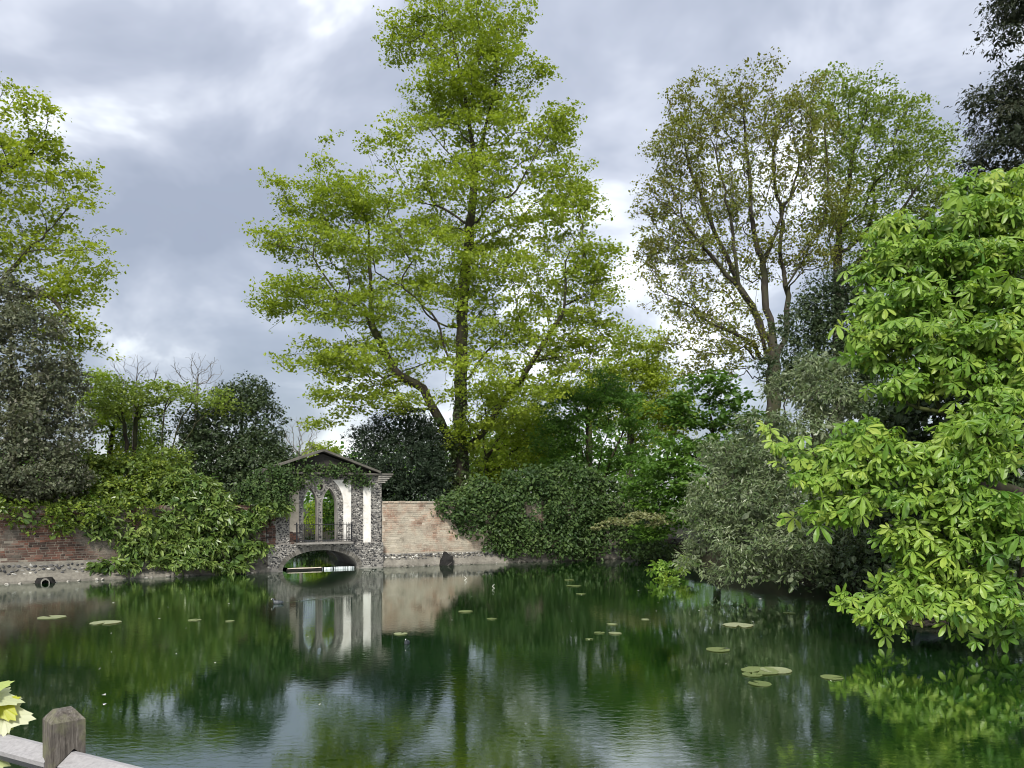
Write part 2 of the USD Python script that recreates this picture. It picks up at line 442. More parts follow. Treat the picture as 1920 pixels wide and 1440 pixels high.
M['ivyl'] = foliage_mat('ivy_leaf_light', [(.03, .055, .014), (.055, .09, .022), (.09, .13, .03)], .25, rough=.38, spec=.4)
M['fir'] = foliage_mat('conifer_needle', [(.014, .022, .012), (.026, .036, .018), (.05, .054, .034)], .12, rough=.65, spec=.15)
M['pale'] = foliage_mat('pale_leaf', [(.14, .16, .07), (.2, .22, .1), (.3, .3, .17)], .35)
M['bark'] = bark_mat('dark_bark', (.018, .015, .011), (.06, .05, .038), moss=(.05, .06, .02))
M['barkg'] = bark_mat('grey_bark', (.025, .022, .018), (.075, .067, .054), moss=(.045, .048, .025))
M['twig'] = bark_mat('pale_twig', (.12, .11, .10), (.25, .23, .20))
M['barkl'] = bark_mat('lime_bark', (.022, .019, .015), (.075, .066, .05), moss=(.05, .055, .025))
M['brick'] = tone_mat('old_red_brick', [(0, (.2, .13, .095)), (.4, (.32, .19, .135)), (.7, (.38, .26, .19)), (1, (.44, .34, .27))], wash=(.36, .325, .265), wash_at=(.33, .56), wash_scale=1.6)
M['brickd'] = tone_mat('weathered_shaded_red_brick', [(0, (.035, .026, .022)), (.4, (.085, .05, .04)), (.7, (.15, .07, .05)), (1, (.16, .12, .10))], wash=(.14, .125, .105), wash_at=(.44, .58), wash_scale=.8)  # weathered brick, with shade of the left wall darkened into its colours
M['mortar'] = stone_mat('lime_mortar', [(.25, (.2, .18, .14)), (.5, (.36, .32, .26)), (.75, (.5, .46, .39))])
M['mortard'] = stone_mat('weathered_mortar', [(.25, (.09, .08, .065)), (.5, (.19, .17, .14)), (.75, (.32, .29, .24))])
M['flintm'] = stone_mat('flint_mortar', [(.25, (.10, .095, .09)), (.5, (.2, .19, .175)), (.75, (.32, .31, .28))], 2.0)
M['render'] = stone_mat('grey_plinth', [(.25, (.07, .065, .055)), (.5, (.15, .14, .12)), (.75, (.26, .245, .21))], 1.5, 12.0)
M['flint'] = tone_mat('flint', [(0, (.018, .019, .023)), (.4, (.055, .055, .06)), (.7, (.15, .145, .14)), (.88, (.30, .29, .275)), (1, (.52, .51, .48))], rough=.5, spec=.4, bump_scale=18.)
M['cobble'] = tone_mat('cobble', [(0, (.08, .075, .065)), (.6, (.2, .19, .17)), (1, (.38, .36, .33))], rough=.6)
M['plaster'] = stone_mat('white_plaster', [(.30, (.36, .33, .28)), (.45, (.58, .56, .52)), (.62, (.69, .68, .65))], 2.2, 9.0, .25)
M['plasterd'] = stone_mat('stained_plaster', [(.25, (.28, .24, .19)), (.5, (.5, .44, .36)), (.7, (.66, .61, .53))], 1.6, 9.0, .15)
M['lead'] = stone_mat('roof_edge', [(.3, (.05, .047, .041)), (.7, (.14, .133, .115))], 3., 20.)
M['slate'] = stone_mat('roof_underside', [(.3, (.02, .019, .017)), (.7, (.05, .047, .042))], 3., 20.)
M['iron'] = mat('black_iron', {"p": ("principled_bsdf", {"base_color": (.012, .012, .014), "roughness": .5, "metallic": .3})}, [], "p.BSDF")
M['blackstone'] = stone_mat('wet_black_stone', [(.3, (.006, .006, .006)), (.7, (.022, .021, .02))], 4., 20., .6)
M['wood'] = mat('weathered_post_wood', {
    "g": ("geometry", {}), "mp": ("mapping", {"scale": (22., 22., 1.6)}), "nz": ("noise_texture", {"scale": 6.0, "detail": 8.0, "roughness": .7, "distortion": .6}),
    "n2": ("noise_texture", {"scale": 14.0, "detail": 5.0, "roughness": .6}), "r": ("rgb_ramp", {"ramp": [(.3, (.035, .031, .027)), (.5, (.095, .084, .072)), (.7, (.19, .175, .155))]}),
    "mr": ("rgb_ramp", {"ramp": [(.5, (0, 0, 0)), (.66, (1, 1, 1))]}), "mm": ("mix", {"mix_type": "mix", "color2": (.14, .14, .085)}),
    "b": ("bump", {"strength": .6, "distance": .002}), "p": ("principled_bsdf", {"roughness": .88, "specular_ior_level": .2})},
    [("g.position", "mp.vector"), ("mp.vector", "nz.vector"), ("g.position", "n2.vector"), ("nz.fac", "r.fac"), ("n2.fac", "mr.fac"), ("mr.color", "mm.fac"), ("r.color", "mm.color1"),
     ("mm.color", "p.base_color"), ("nz.fac", "b.height"), ("b.normal", "p.normal")], "p.BSDF")
M['rail'] = mat('weathered_rail_wood', {
    "g": ("geometry", {}), "mp": ("mapping", {"rotation": (0, 0, -.49), "scale": (2.0, 30., 30.)}), "nz": ("noise_texture", {"scale": 5.0, "detail": 8.0, "roughness": .7, "distortion": .4}),
    "r": ("rgb_ramp", {"ramp": [(.25, (.17, .165, .17)), (.5, (.25, .245, .25)), (.75, (.31, .305, .31))]}), "b": ("bump", {"strength": .25, "distance": .001}),
    "p": ("principled_bsdf", {"roughness": .7, "specular_ior_level": .35})},
    [("g.position", "mp.vector"), ("mp.vector", "nz.vector"), ("nz.fac", "r.fac"), ("r.color", "p.base_color"), ("nz.fac", "b.height"), ("b.normal", "p.normal")], "p.BSDF")
M['water'] = mat('pond_water', {
    "g": ("geometry", {}), "m1": ("mapping", {"scale": (2.4, 4.4, 1.)}), "m2": ("mapping", {"rotation": (0, 0, .35), "scale": (.35, .8, 1.)}),
    "n1": ("noise_texture", {"scale": 2.6, "detail": 4.0, "roughness": .55, "distortion": .8}), "n2": ("noise_texture", {"scale": 1.0, "detail": 2.0, "roughness": .5}),
    "n3": ("noise_texture", {"scale": .16, "detail": 2.0, "roughness": .5}), "amp": ("rgb_ramp", {"ramp": [(.38, (.3, .3, .3)), (.62, (1.5, 1.5, 1.5))]}),
    "n1a": ("math", {"math_type": "multiply"}), "sum": ("math", {"math_type": "multiply_add", "value2": .9}),
    "b": ("bump", {"strength": 1.0, "distance": .0012}),
    "nb": ("noise_texture", {"scale": .3, "detail": 3.0}), "cr": ("rgb_ramp", {"ramp": [(.3, (.001, .005, .001)), (.55, (.0025, .011, .0018)), (.75, (.007, .017, .003))]}),
    "d": ("diffuse_bsdf", {}), "gl": ("glossy_bsdf", {"color": (.93, .97, .95), "roughness": .015}), "f0": ("fresnel", {"IOR": 2.1}), "f": ("math", {"math_type": "multiply_add", "value2": .78, "value3": .22}), "x": ("mix_closure", {})},
    [("g.position", "m1.vector"), ("g.position", "m2.vector"), ("m1.vector", "n1.vector"), ("m2.vector", "n2.vector"), ("g.position", "n3.vector"), ("n3.fac", "amp.fac"),
     ("n1.fac", "n1a.value1"), ("amp.color", "n1a.value2"), ("n2.fac", "sum.value1"), ("n1a.value", "sum.value3"), ("sum.value", "b.height"),
     ("g.position", "nb.vector"), ("nb.fac", "cr.fac"), ("cr.color", "d.color"), ("b.normal", "gl.normal"), ("f0.fac", "f.value1"), ("f.value", "x.fac"),
     ("d.BSDF", "x.closure1"), ("gl.BSDF", "x.closure2")], "x.closure")
M['soil'] = stone_mat('dark_soil', [(.25, (.010, .009, .006)), (.5, (.022, .021, .012)), (.75, (.034, .038, .016))], 1.2, 14., .8, dist=.05)
M['pad'] = foliage_mat('lily_pad', [(.09, .125, .04), (.15, .185, .07), (.32, .345, .21)], .1, rough=.3, spec=.6)
M['stick'] = bark_mat('dry_stick', (.09, .065, .045), (.30, .25, .19), 20.)
M['feather'] = mat('dark_plumage', {"g": ("geometry", {}), "nz": ("noise_texture", {"scale": 60., "detail": 3.}), "r": ("rgb_ramp", {"ramp": [(.3, (.012, .016, .02)), (.7, (.04, .05, .058))]}),
                                    "p": ("principled_bsdf", {"roughness": .5})}, [("g.position", "nz.vector"), ("nz.fac", "r.fac"), ("r.color", "p.base_color")], "p.BSDF")
M['white'] = mat('white_bill', {"p": ("principled_bsdf", {"base_color": (.75, .73, .68), "roughness": .4})}, [], "p.BSDF")
M['foam'] = mat('falling_water', {"t": ("transparent_bsdf", {"color": (.9, .95, .95)}), "p": ("principled_bsdf", {"base_color": (.7, .74, .76), "roughness": .25}), "g": ("geometry", {}),
                                  "mp": ("mapping", {"scale": (9., 9., .5)}), "nz": ("noise_texture", {"scale": 2.5, "detail": 3.}), "r": ("rgb_ramp", {"ramp": [(.42, (0, 0, 0)), (.6, (1, 1, 1))]}), "x": ("mix_closure", {})},
                  [("g.position", "mp.vector"), ("mp.vector", "nz.vector"), ("nz.fac", "r.fac"), ("r.color", "x.fac"), ("t.BSDF", "x.closure1"), ("p.BSDF", "x.closure2")], "x.closure")

# ------------------------------------------------------------------ the lie of the land
Z = np.array([0, 0, 1.0])
PV0 = np.array([-4.98, 29.3, 0.0])                       # the pavilion's right corner at the water
PVu = unit(np.array([.89, .456, 0])); PVn = np.array([PVu[1], -PVu[0], 0])
WR0, WRu = PV0.copy(), unit(np.array([.914, .406, 0])); WRn = np.array([WRu[1], -WRu[0], 0])


def S(px):
    k = (px - CX) / F_PX
    return float((k * PV0[1] - PV0[0]) / (PVu[0] - PVu[1] * k))


def ZZ(px, py):
    return float(EYE[2] - (py - HY) / F_PX * (PV0[1] + S(px) * PVu[1]))


PVL = PV0 + S(500) * PVu                                 # the pavilion's left corner
WLu = unit(np.array([7.4, 4.5, 0])); WLn = np.array([WLu[1], -WLu[0], 0])
WL_LEN = 14.0
WLe = PVL - WL_LEN * WLu
WRe = WR0 + 11.4 * WRu                                    # far right corner of the pond
pond_pts = [(-30, 4.0), WLe[:2], PVL[:2], PV0[:2], WRe[:2], (6.6, 31.5), (7.6, 26.), (8.8, 21.5), (10.2, 18), (11.8, 15.6), (14, 12), (17, 8), (21, 3.2), (2, 2.55), (-2.0, 2.9)]
pond = Polygon(pond_pts).buffer(0)
sa = PV0 + S(540) * PVu; sb = PV0 + S(668) * PVu
stream = Polygon([sa[:2] + PVn[:2] * .5, sb[:2] + PVn[:2] * .5, sb[:2] - PVn[:2] * 16 + PVu[:2] * 1., sa[:2] - PVn[:2] * 16 - PVu[:2] * 1.])
wet = unary_union([pond, stream])

xs = np.concatenate([np.linspace(-420, -45, 16), np.arange(-40, 40.1, .5), np.linspace(45, 420, 16)])
ys = np.concatenate([np.linspace(-300, -8, 12), np.arange(-6, 60.1, .5), np.linspace(66, 420, 18)])
gx, gy = np.meshgrid(xs, ys)
pts = np.stack([gx.ravel(), gy.ravel()], 1)
dist = shapely.distance(shapely.points(pts), wet)
edge = np.clip(dist / .9, 0, 1)
gz = -.6 + 1.5 * edge ** .8 + .12 * (meshkit.fbm(np.c_[pts * .25, pts[:, 0] * 0]) - .5) * edge
nx = len(xs)
ii = (np.arange(len(ys) - 1)[:, None] * nx + np.arange(nx - 1)[None]).ravel()
put(None, 'ground', np.c_[pts, gz], np.stack([ii, ii + 1, ii + nx + 1, ii + nx], 1), M['soil'], kind='structure')
tw, tf_ = trimesh.creation.triangulate_polygon(pond.buffer(.6), engine='earcut')
put(None, 'pond_water', np.c_[tw, np.zeros(len(tw))], tf_, M['water'], kind='structure')
far_stream = Polygon([sa[:2] - PVn[:2] * .12, sb[:2] - PVn[:2] * .12, sb[:2] - PVn[:2] * 16 + PVu[:2] * 1.5, sa[:2] - PVn[:2] * 16 - PVu[:2] * 1.5])
tw, tf_ = trimesh.creation.triangulate_polygon(far_stream, engine='earcut')
put(None, 'stream_water', np.c_[tw, np.full(len(tw), .085)], tf_, M['water'], kind='structure')

# ------------------------------------------------------------------ masonry
ICO = trimesh.creation.icosphere(1)


def stones(rng, region, u, n, P0, spacing, size, depth, n0=0.0, whitef=.16, flatz=.75):
    """Rounded stones set into the face: region is a polygon in (s, z)."""
    x0, y0, x1, y1 = region.bounds
    gy_ = np.arange(y0, y1, spacing * .86)
    P = []
    for i, yy in enumerate(gy_):
        xx = np.arange(x0, x1, spacing) + (i % 2) * spacing / 2
        P.append(np.c_[xx, np.full(len(xx), yy)])
    P = np.vstack(P); P += rng.normal(0, spacing * .16, P.shape)
    P = P[shapely.contains(region, shapely.points(P))]
    k = len(P)
    base = unit(np.array(trimesh.creation.icosahedron().vertices)); bf = np.array(trimesh.creation.icosahedron().faces)
    V = base[None] * (1 + rng.normal(0, .16, (k, 12, 1)))
    a = rng.uniform(0, np.pi, k); ca, sa_ = np.cos(a)[:, None], np.sin(a)[:, None]
    sx = size * rng.uniform(.7, 1.35, (k, 1)); sz = size * flatz * rng.uniform(.6, 1.2, (k, 1))
    lx, lz = V[:, :, 0] * sx, V[:, :, 2] * sz
    tilt = rng.normal(0, .35, (k, 1))
    lx, lz = lx * np.cos(tilt) - lz * np.sin(tilt), lx * np.sin(tilt) + lz * np.cos(tilt)
    ly = V[:, :, 1] * depth * rng.uniform(.6, 1.5, (k, 1))
    W = P0 + (P[:, :1] + lx)[:, :, None] * u + (P[:, 1:] + lz)[:, :, None] * Z + (n0 + ly)[:, :, None] * n
    tone = rng.random(k) * .85
    wht = rng.random(k) < whitef
    tone[wht] = rng.uniform(.86, 1, wht.sum())
    return W.reshape(-1, 3), (bf[None] + (np.arange(k) * 12)[:, None, None]).reshape(-1, 3), np.repeat(tone, 12)


def brick_face(rng, region, u, n, P0, n0=0.0, pitch=(.232, .076), joint=.011, depth=.05):
    """Bricks over a polygon in (s, z): lists of (vertices, tone), each a box of its own."""
    x0, y0, x1, y1 = region.bounds
    out = []
    for r_, zz in enumerate(np.arange(y0 + pitch[1] / 2, y1 + pitch[1] / 2, pitch[1])):
        s = x0 - rng.uniform(0, pitch[0])
        while s < x1:
            w = pitch[0] if (rng.random() < .62) else pitch[0] / 2
            c = s + w / 2
            a0, a1 = max(s + joint / 2, x0), min(s + w - joint / 2, x1)
            s += w
            if a1 - a0 < .05 or not region.contains(Point(c, min(zz, y1 - .02))):
                continue
            h = (pitch[1] - joint) / 2
            t = rng.normal(0, .003, 8)
            if rng.random() < .03:
                continue
            pr = rng.normal(.009, .003)
            e = .006
            q = np.array([[a0, zz - h], [a1, zz - h], [a1, zz + h], [a0, zz + h]])
            q2 = q + np.array([[e, e], [-e, e], [-e, -e], [e, -e]])
            jig = rng.normal(0, .0025, (4, 2))
            back = P0 + (q[:, :1]) * u + q[:, 1:] * Z + (n0 - depth) * n
            mid = P0 + (q[:, :1] + jig[:, :1]) * u + (q[:, 1:] + jig[:, 1:]) * Z + (n0 + pr - .005) * n
            fr = P0 + (q2[:, :1] + jig[:, :1]) * u + (q2[:, 1:] + jig[:, 1:]) * Z + (n0 + pr) * n
            out.append((np.vstack([back, mid, fr]), float(np.clip(rng.normal(.5, .25), 0, 1))))
    return out


_s = [[0, 1, 5, 4], [1, 2, 6, 5], [2, 3, 7, 6], [3, 0, 4, 7]]
BRK_F = np.array(_s + [[a + 4 for a in f] for f in _s] + [[8, 9, 10, 11]])


def put_bricks(th, items, mat_, shown, single=300):
    """The bricks that show largest as parts, the rest as one part."""
    c = np.array([v.mean(0) for v, _ in items])
    px, py = project(c)
    sc = np.array([shown(x, y) for x, y in zip(px, py)], float) * 1000 - np.linalg.norm(c - EYE, axis=1)
    order = np.argsort(-sc)
    for i in order[:single]:
        put(th, 'brick', items[i][0], BRK_F, mat_, items[i][1])
    rest = order[single:]
    if len(rest):
        V, F = join([(items[i][0], BRK_F) for i in rest])
        put(th, 'brickwork', V, F, mat_, np.repeat([items[i][1] for i in rest], 12), kind='stuff')


def ledge(P0, u, n, s0, s1, prof, step=.5, rng=None, amp=.0):
    """A strip along a wall from a profile of (offset along n, z)."""
    ss = np.arange(s0, s1 + step * .5, step); prof = np.array(prof)
    V = P0 + ss[:, None, None] * u + prof[None, :, :1] * n + prof[None, :, 1:] * Z
    if rng is not None:
        V[:, 1:-1] += rng.normal(0, amp, V[:, 1:-1].shape)
    k = len(prof)
    i = (np.arange(len(ss) - 1)[:, None] * k + np.arange(k - 1)[None]).ravel()
    F = np.stack([i, i + k, i + k + 1, i + 1], 1)
    return V.reshape(-1, 3), F


# ---- right brick wall
rng = R(11)
WRL = 11.4
wall = T('brick_wall', 'pale limewashed brick wall with red patches right of the arched pavilion', 'wall', WR0)
core = Polygon([(0.03, -.4), (WRL, -.4), (WRL, 2.44), (0.03, 2.44)])
V, F = extrude(core, WRu, WRn, WR0, -.4, 0.0)
put(wall, 'wall_core', V, F, M['mortar'])
items = brick_face(rng, sbox(.035, .53, WRL, 2.39), WRu, WRn, WR0)
put_bricks(wall, items, M['brick'], lambda x, y: x < 905 and y > 1010 - (905 - x) * .8 - 20)
cop = []
s = .03
while s < WRL - .1:
    w = rng.uniform(.21, .235)
    c = WR0 + (s + w / 2) * WRu - .2 * WRn + Z * (2.475 + rng.normal(0, .004))
    cop.append(obox(c, [WRu, WRn, Z], [w / 2 - .006, .235, .034])); s += w
for V, F in cop[:14]:
    put(wall, 'coping_brick', V, F, M['brick'], float(rng.uniform(.3, 1)))
V, F = join(cop[14:]); put(wall, 'coping', V, F, M['brick'], .8, kind='stuff')
V, F = ledge(WR0, WRu, WRn, .0, WRL, [(0.01, .50), (.05, .46), (.09, .26), (.16, .2), (.26, .07), (.27, -.4)], .25, rng, .012)
put(wall, 'plinth', V, F, M['render'])
V, F, t = stones(rng, sbox(.05, .27, WRL, .49), WRu, WRn, WR0, .10, .05, .03, .075, .2)
put(wall, 'flint_band', V, F, M['flint'], np.clip(t + .12, 0, 1), kind='stuff')
V, F, t = stones(rng, sbox(.05, .01, WRL, .07), WRu, WRn, WR0, .11, .05, .045, .265, .2)
put(wall, 'waterline_cobble', V, F, M['cobble'], t, kind='stuff')
# pale stretch of wall showing between the ivy
bp = at(1152, 1040, 34.0); sbp = float((bp - WR0) @ WRu)

# ---- left brick wall
rng = R(12)
lw = T('brick_wall', 'shaded old red brick wall along the left bank, leaves hanging over it', 'wall', PVL - WL_LEN * WLu)
LW0 = PVL - WL_LEN * WLu
V, F = extrude(Polygon([(0, -.4), (WL_LEN - .02, -.4), (WL_LEN - .02, 2.35), (0, 2.35)]), WLu, WLn, LW0, -.4, 0.0)
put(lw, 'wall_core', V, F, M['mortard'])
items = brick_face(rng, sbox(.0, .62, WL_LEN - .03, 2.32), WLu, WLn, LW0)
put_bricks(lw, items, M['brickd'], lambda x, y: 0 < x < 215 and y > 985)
V, F = ledge(LW0, WLu, WLn, 0, WL_LEN - .02, [(.005, .64), (.06, .63), (.07, .57), (.08, .27), (.14, .22), (.30, .07), (.31, -.4)], .25, rng, .01)
put(lw, 'plinth', V, F, M['render'])
V, F, t = stones(rng, sbox(0, .27, WL_LEN, .55), WLu, WLn, LW0, .14, .062, .03, .075, .15)
put(lw, 'flint_band', V, F, M['flint'], np.clip(t + .1, 0, 1), kind='stuff')
V, F, t = stones(rng, sbox(0, .0, WL_LEN, .07), WLu, WLn, LW0, .16, .075, .06, .30, .3)
put(lw, 'waterline_cobble', V, F, M['cobble'], np.clip(t + .25, 0, 1), kind='stuff')
# a dark round outlet in the plinth
c = at(85, 1091, 23.6)
th = T('drain_pipe', 'round dark drain pipe end at the waterline of the left wall', 'pipe', c)
ring = trimesh.creation.annulus(.09, .12, .5, sections=20)
rot = np.column_stack([WLu, Z, WLn])
put(th, 'pipe', (np.array(ring.vertices) @ rot.T) + c + WLn * .12, ring.faces, M['cobble'], .7)
blk = m3.Manifold.hull_points(np.array([c + WLu * a + WLn * b + Z * zz for a, b, zz in ((-.4, 0, -.2), (.42, 0, -.2), (-.3, .22, -.2), (.34, .22, -.2), (-.22, 0, .13), (.18, 0, .15), (-.18, .16, .06), (.16, .18, .09))]))
V, F, _ = meshkit.arrays(blk); put(th, 'surround', V, F, M['blackstone'])

# ---- pavilion
rng = R(13)
pv = T('pavilion', 'flint gatehouse with twin pointed arches and white panels bridging an inflow', 'pavilion', PV0 + S(608) * PVu)
sL, sR = S(500), 0.0


def pointed(s0, s1, z0, zs, za, n=14):
    """A pointed arch opening from sill z0, springing at zs, apex at za."""
    w = s1 - s0; h = za - zs
    rr = (h * h + (w / 2) ** 2) / w                  # radius of each side's arc, centred on the springing line
    pts = [(s0, z0), (s1, z0)]
    for t in np.linspace(0, 1, n):
        zz = zs + h * t
        pts.append((s1 - rr + math.sqrt(max(rr * rr - (zz - zs) ** 2, 0)), zz))
    for t in np.linspace(1, 0, n)[1:]:
        zz = zs + h * t
        pts.append((s0 + rr - math.sqrt(max(rr * rr - (zz - zs) ** 2, 0)), zz))
    return Polygon(pts).buffer(0)


ZB = .95
lan1 = pointed(S(568.5), S(595), ZB, 2.35, 3.0)
lan2 = pointed(S(604), S(631), ZB, 2.35, 3.0)
ocu = Point(S(600), 3.02).buffer(.12)
outer = pointed(S(560), S(643), ZB, 2.45, 3.5)
rect = sbox(sL, ZB, sR, 3.5)
upper = rect.difference(unary_union([lan1, lan2, ocu]))
V, F = extrude(upper, PVu, PVn, PV0, -.34, 0.0)
put(pv, 'wall', V, F, M['flintm'])
cs, cw = S(600), (S(673) - S(532)) / 2
archp = [(cs + cw * 1.0 * math.cos(a), .72 * math.sin(a)) for a in np.linspace(0, math.pi, 30)]
arch = Polygon(archp + [(cs - cw, -.5), (cs + cw, -.5)]).buffer(0)
lower = sbox(sL, -.5, sR, ZB).difference(arch)
V, F = extrude(lower, PVu, PVn, PV0, -2.8, .22)
put(pv, 'bridge_arch', V, F, M['flintm'])
slab = sbox(S(551), ZB + .002, S(656), ZB + .06)
V, F = extrude(slab, PVu, PVn, PV0, -.02, .5)
put(pv, 'balcony_slab', V, F, M['flintm'])
p1 = sbox(S(643) - .6, ZB + .08, S(658), 3.3).difference(outer.buffer(.01)); p1 = p1.intersection(sbox(S(618), 0, 9, 9))
V, F = extrude(p1, PVu, PVn, PV0, -.01, .022); put(pv, 'plaster_panel', V, F, M['plaster'])
p2 = sbox(S(681), ZB, S(695), 3.06)
V, F = extrude(p2, PVu, PVn, PV0, -.01, .022); put(pv, 'plaster_panel', V, F, M['plaster'])
p3 = sbox(S(543), 1.38, S(560), 3.3)
V, F = extrude(p3, PVu, PVn, PV0, -.01, .022); put(pv, 'plaster_panel', V, F, M['plasterd'], label='stained plaster panel on the left jamb')
blocks = []
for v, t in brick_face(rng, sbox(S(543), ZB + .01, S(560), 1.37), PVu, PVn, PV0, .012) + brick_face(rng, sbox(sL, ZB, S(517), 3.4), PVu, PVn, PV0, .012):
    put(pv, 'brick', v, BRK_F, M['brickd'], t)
flr = rect.difference(unary_union([lan1.buffer(.03), lan2.buffer(.03), ocu.buffer(.02), p1, p2, p3, sbox(sL, 0, S(518), 9), sbox(S(543), 0, S(560), 1.4)]))
for g in getattr(flr, 'geoms', [flr]):
    if g.area < .02:
        continue
    V, F, t = stones(rng, g.buffer(-.015), PVu, PVn, PV0, .082, .04, .03, .0, .26)
    put(pv, 'flint_facing', V, F, M['flint'], t, kind='stuff')
flo = sbox(sL, .08, sR, ZB - .01).difference(arch.buffer(.16))
V, F, t = stones(rng, flo, PVu, PVn, PV0, .082, .04, .03, .22, .24)
put(pv, 'flint_facing', V, F, M['flint'], t, kind='stuff')
# voussoirs of the bridge arch
for a0 in np.linspace(.12, math.pi - .12, 26):
    d0 = np.array([cw * math.cos(a0), .72 * math.sin(a0)]); tn = unit(np.array([-cw * math.sin(a0), .72 * math.cos(a0)])); nn = np.array([tn[1], -tn[0]])
    nn = nn if nn[1] > 0 or abs(nn[0]) > .9 else -nn
    c2 = np.array([cs, 0]) + d0 + nn * .085
    ax = [tn[0] * PVu + tn[1] * Z, nn[0] * PVu + nn[1] * Z, PVn]
    V, F = obox(PV0 + c2[0] * PVu + c2[1] * Z + PVn * .215, ax, [.05 * rng.uniform(.8, 1.15), .075, .03 + rng.uniform(0, .012)])
    put(pv, 'arch_stone', V, F, M['cobble'], float(rng.uniform(0, .55)))
# dressed edge of the lancets
for L in (lan1, lan2):
    rim = L.buffer(.03).difference(L).intersection(sbox(-9, ZB + .02, 9, 9))
    V, F = extrude(rim, PVu, PVn, PV0, -.02, .03); put(pv, 'arch_moulding', V, F, M['flintm'])
rim = ocu.buffer(.05).difference(ocu)
V, F = extrude(rim, PVu, PVn, PV0, -.02, .03); put(pv, 'round_moulding', V, F, M['flintm'])
# gable, cornice and roof
gs, gz_ = S(605), 4.33
ez = 3.56
eR, eL = S(708), 2 * S(605) - S(708)
tym = Polygon([(eL + .1, ez), (eR - .1, ez), (gs, gz_ - .08)])
V, F = extrude(tym, PVu, PVn, PV0, -.8, -.02); put(pv, 'tympanum', V, F, M['slate'])
V, F = extrude(sbox(eL - .05, 3.5, S(735), 3.565), PVu, PVn, PV0, -.95, .16); put(pv, 'cornice', V, F, M['lead'])
for (sa1, za1, sb1, zb1) in ((gs, gz_, eR + .05, ez + .0), (eL - .05, ez + .0, gs, gz_)):
    d2 = unit(np.array([sb1 - sa1, zb1 - za1])); n2 = np.array([-d2[1], d2[0]]) * (1 if d2[0] > 0 else -1)
    q = Polygon([(sa1, za1 + .005), (sb1, zb1 + .005), (sb1 + n2[0] * .075, zb1 + n2[1] * .075 + .005), (sa1, za1 + .085)])
    V, F = extrude(q, PVu, PVn, PV0, -1.1, .24); put(pv, 'roof_slope', V, F, M['lead'])
for i in range(4):
    V, F = extrude(sbox(S(708), 3.2 + i * .075, .06 + .075 * (i + 1), 3.265 + i * .075), PVu, PVn, PV0, -.7, .05 + .025 * i)
    put(pv, 'corbel_course', V, F, M['cobble'], .8)

rl = T('balcony_railing', 'black wrought iron railing along the balcony below the twin arches', 'railing', PV0 + S(603) * PVu + Z * (ZB + .075))
rn = .40
rs0, rs1 = S(552), S(654)


def pvp(s, z, n):
    return PV0 + s * PVu + z * Z + n * PVn


def sq(a, b, w):
    return bar(a, b, w, 4)


for (zz, nm) in ((1.66, 'top_rail'), (1.09, 'bottom_rail')):
    V, F = join([sq(pvp(rs0, zz, rn), pvp(rs1, zz, rn), .016), sq(pvp(rs0, zz, 0.03), pvp(rs0, zz, rn), .016), sq(pvp(rs1, zz, .03), pvp(rs1, zz, rn), .016)])
    put(rl, nm, V, F, M['iron'])
for ss in np.arange(rs0 + .09, rs1, .085):
    tall = S(570) < ss < S(594)
    V, F = sq(pvp(ss, 1.03, rn), pvp(ss, 1.93 if tall else 1.74, rn), .0075)
    put(rl, 'baluster', V, F, M['iron'])
for s0 in (rs0, rs1):
    V, F = sq(pvp(s0, 1.025, rn), pvp(s0, 1.74, rn), .028); put(rl, 'post', V, F, M['iron'])
for s0, s1 in ((S(554), S(567)), (S(644), S(653))):
    parts = []
    for ss in np.linspace(s0, s1, 4):
        parts.append(sq(pvp(ss, 1.03, rn + .012), pvp(ss, 1.66, rn + .012), .012))
    for k in range(5):
        th_ = np.linspace(0, 4.5, 14); rr = .055 * (1 - th_ / 6)
        cpt = (s0 + s1) / 2 + (.035 if k % 2 else -.035); cz = 1.14 + k * .11
        P = np.array([pvp(cpt + r_ * math.cos(t_), cz + r_ * math.sin(t_), rn + .012) for r_, t_ in zip(rr, th_)])
        parts.append(tubes(P, np.arange(len(P)) - 1, np.full(len(P), .010), k=4)[:2])
    V, F = join(parts); put(rl, 'scroll_panel', V, F, M['iron'])

wr = T('weir', 'low weir board under the bridge arch with water dribbling over', 'weir', pvp(S(600), 0, -.05))
V, F = extrude(sbox(S(536), -.3, S(602), .065), PVu, PVn, PV0, .06, .13); put(wr, 'weir_board', V, F, M['blackstone'])
V, F = extrude(sbox(S(538), .066, S(601), .094), PVu, PVn, PV0, .05, .14); put(wr, 'weir_cap', V, F, M['plasterd'])
V, F = extrude(sbox(S(602), -.3, S(664), .075), PVu, PVn, PV0, .06, .12); put(wr, 'weir_sill', V, F, M['blackstone'])
V, F = extrude(sbox(S(603), -.02, S(662), .083), PVu, PVn, PV0, .125, .14); put(wr, 'falling_water', V, F, M['foam'])

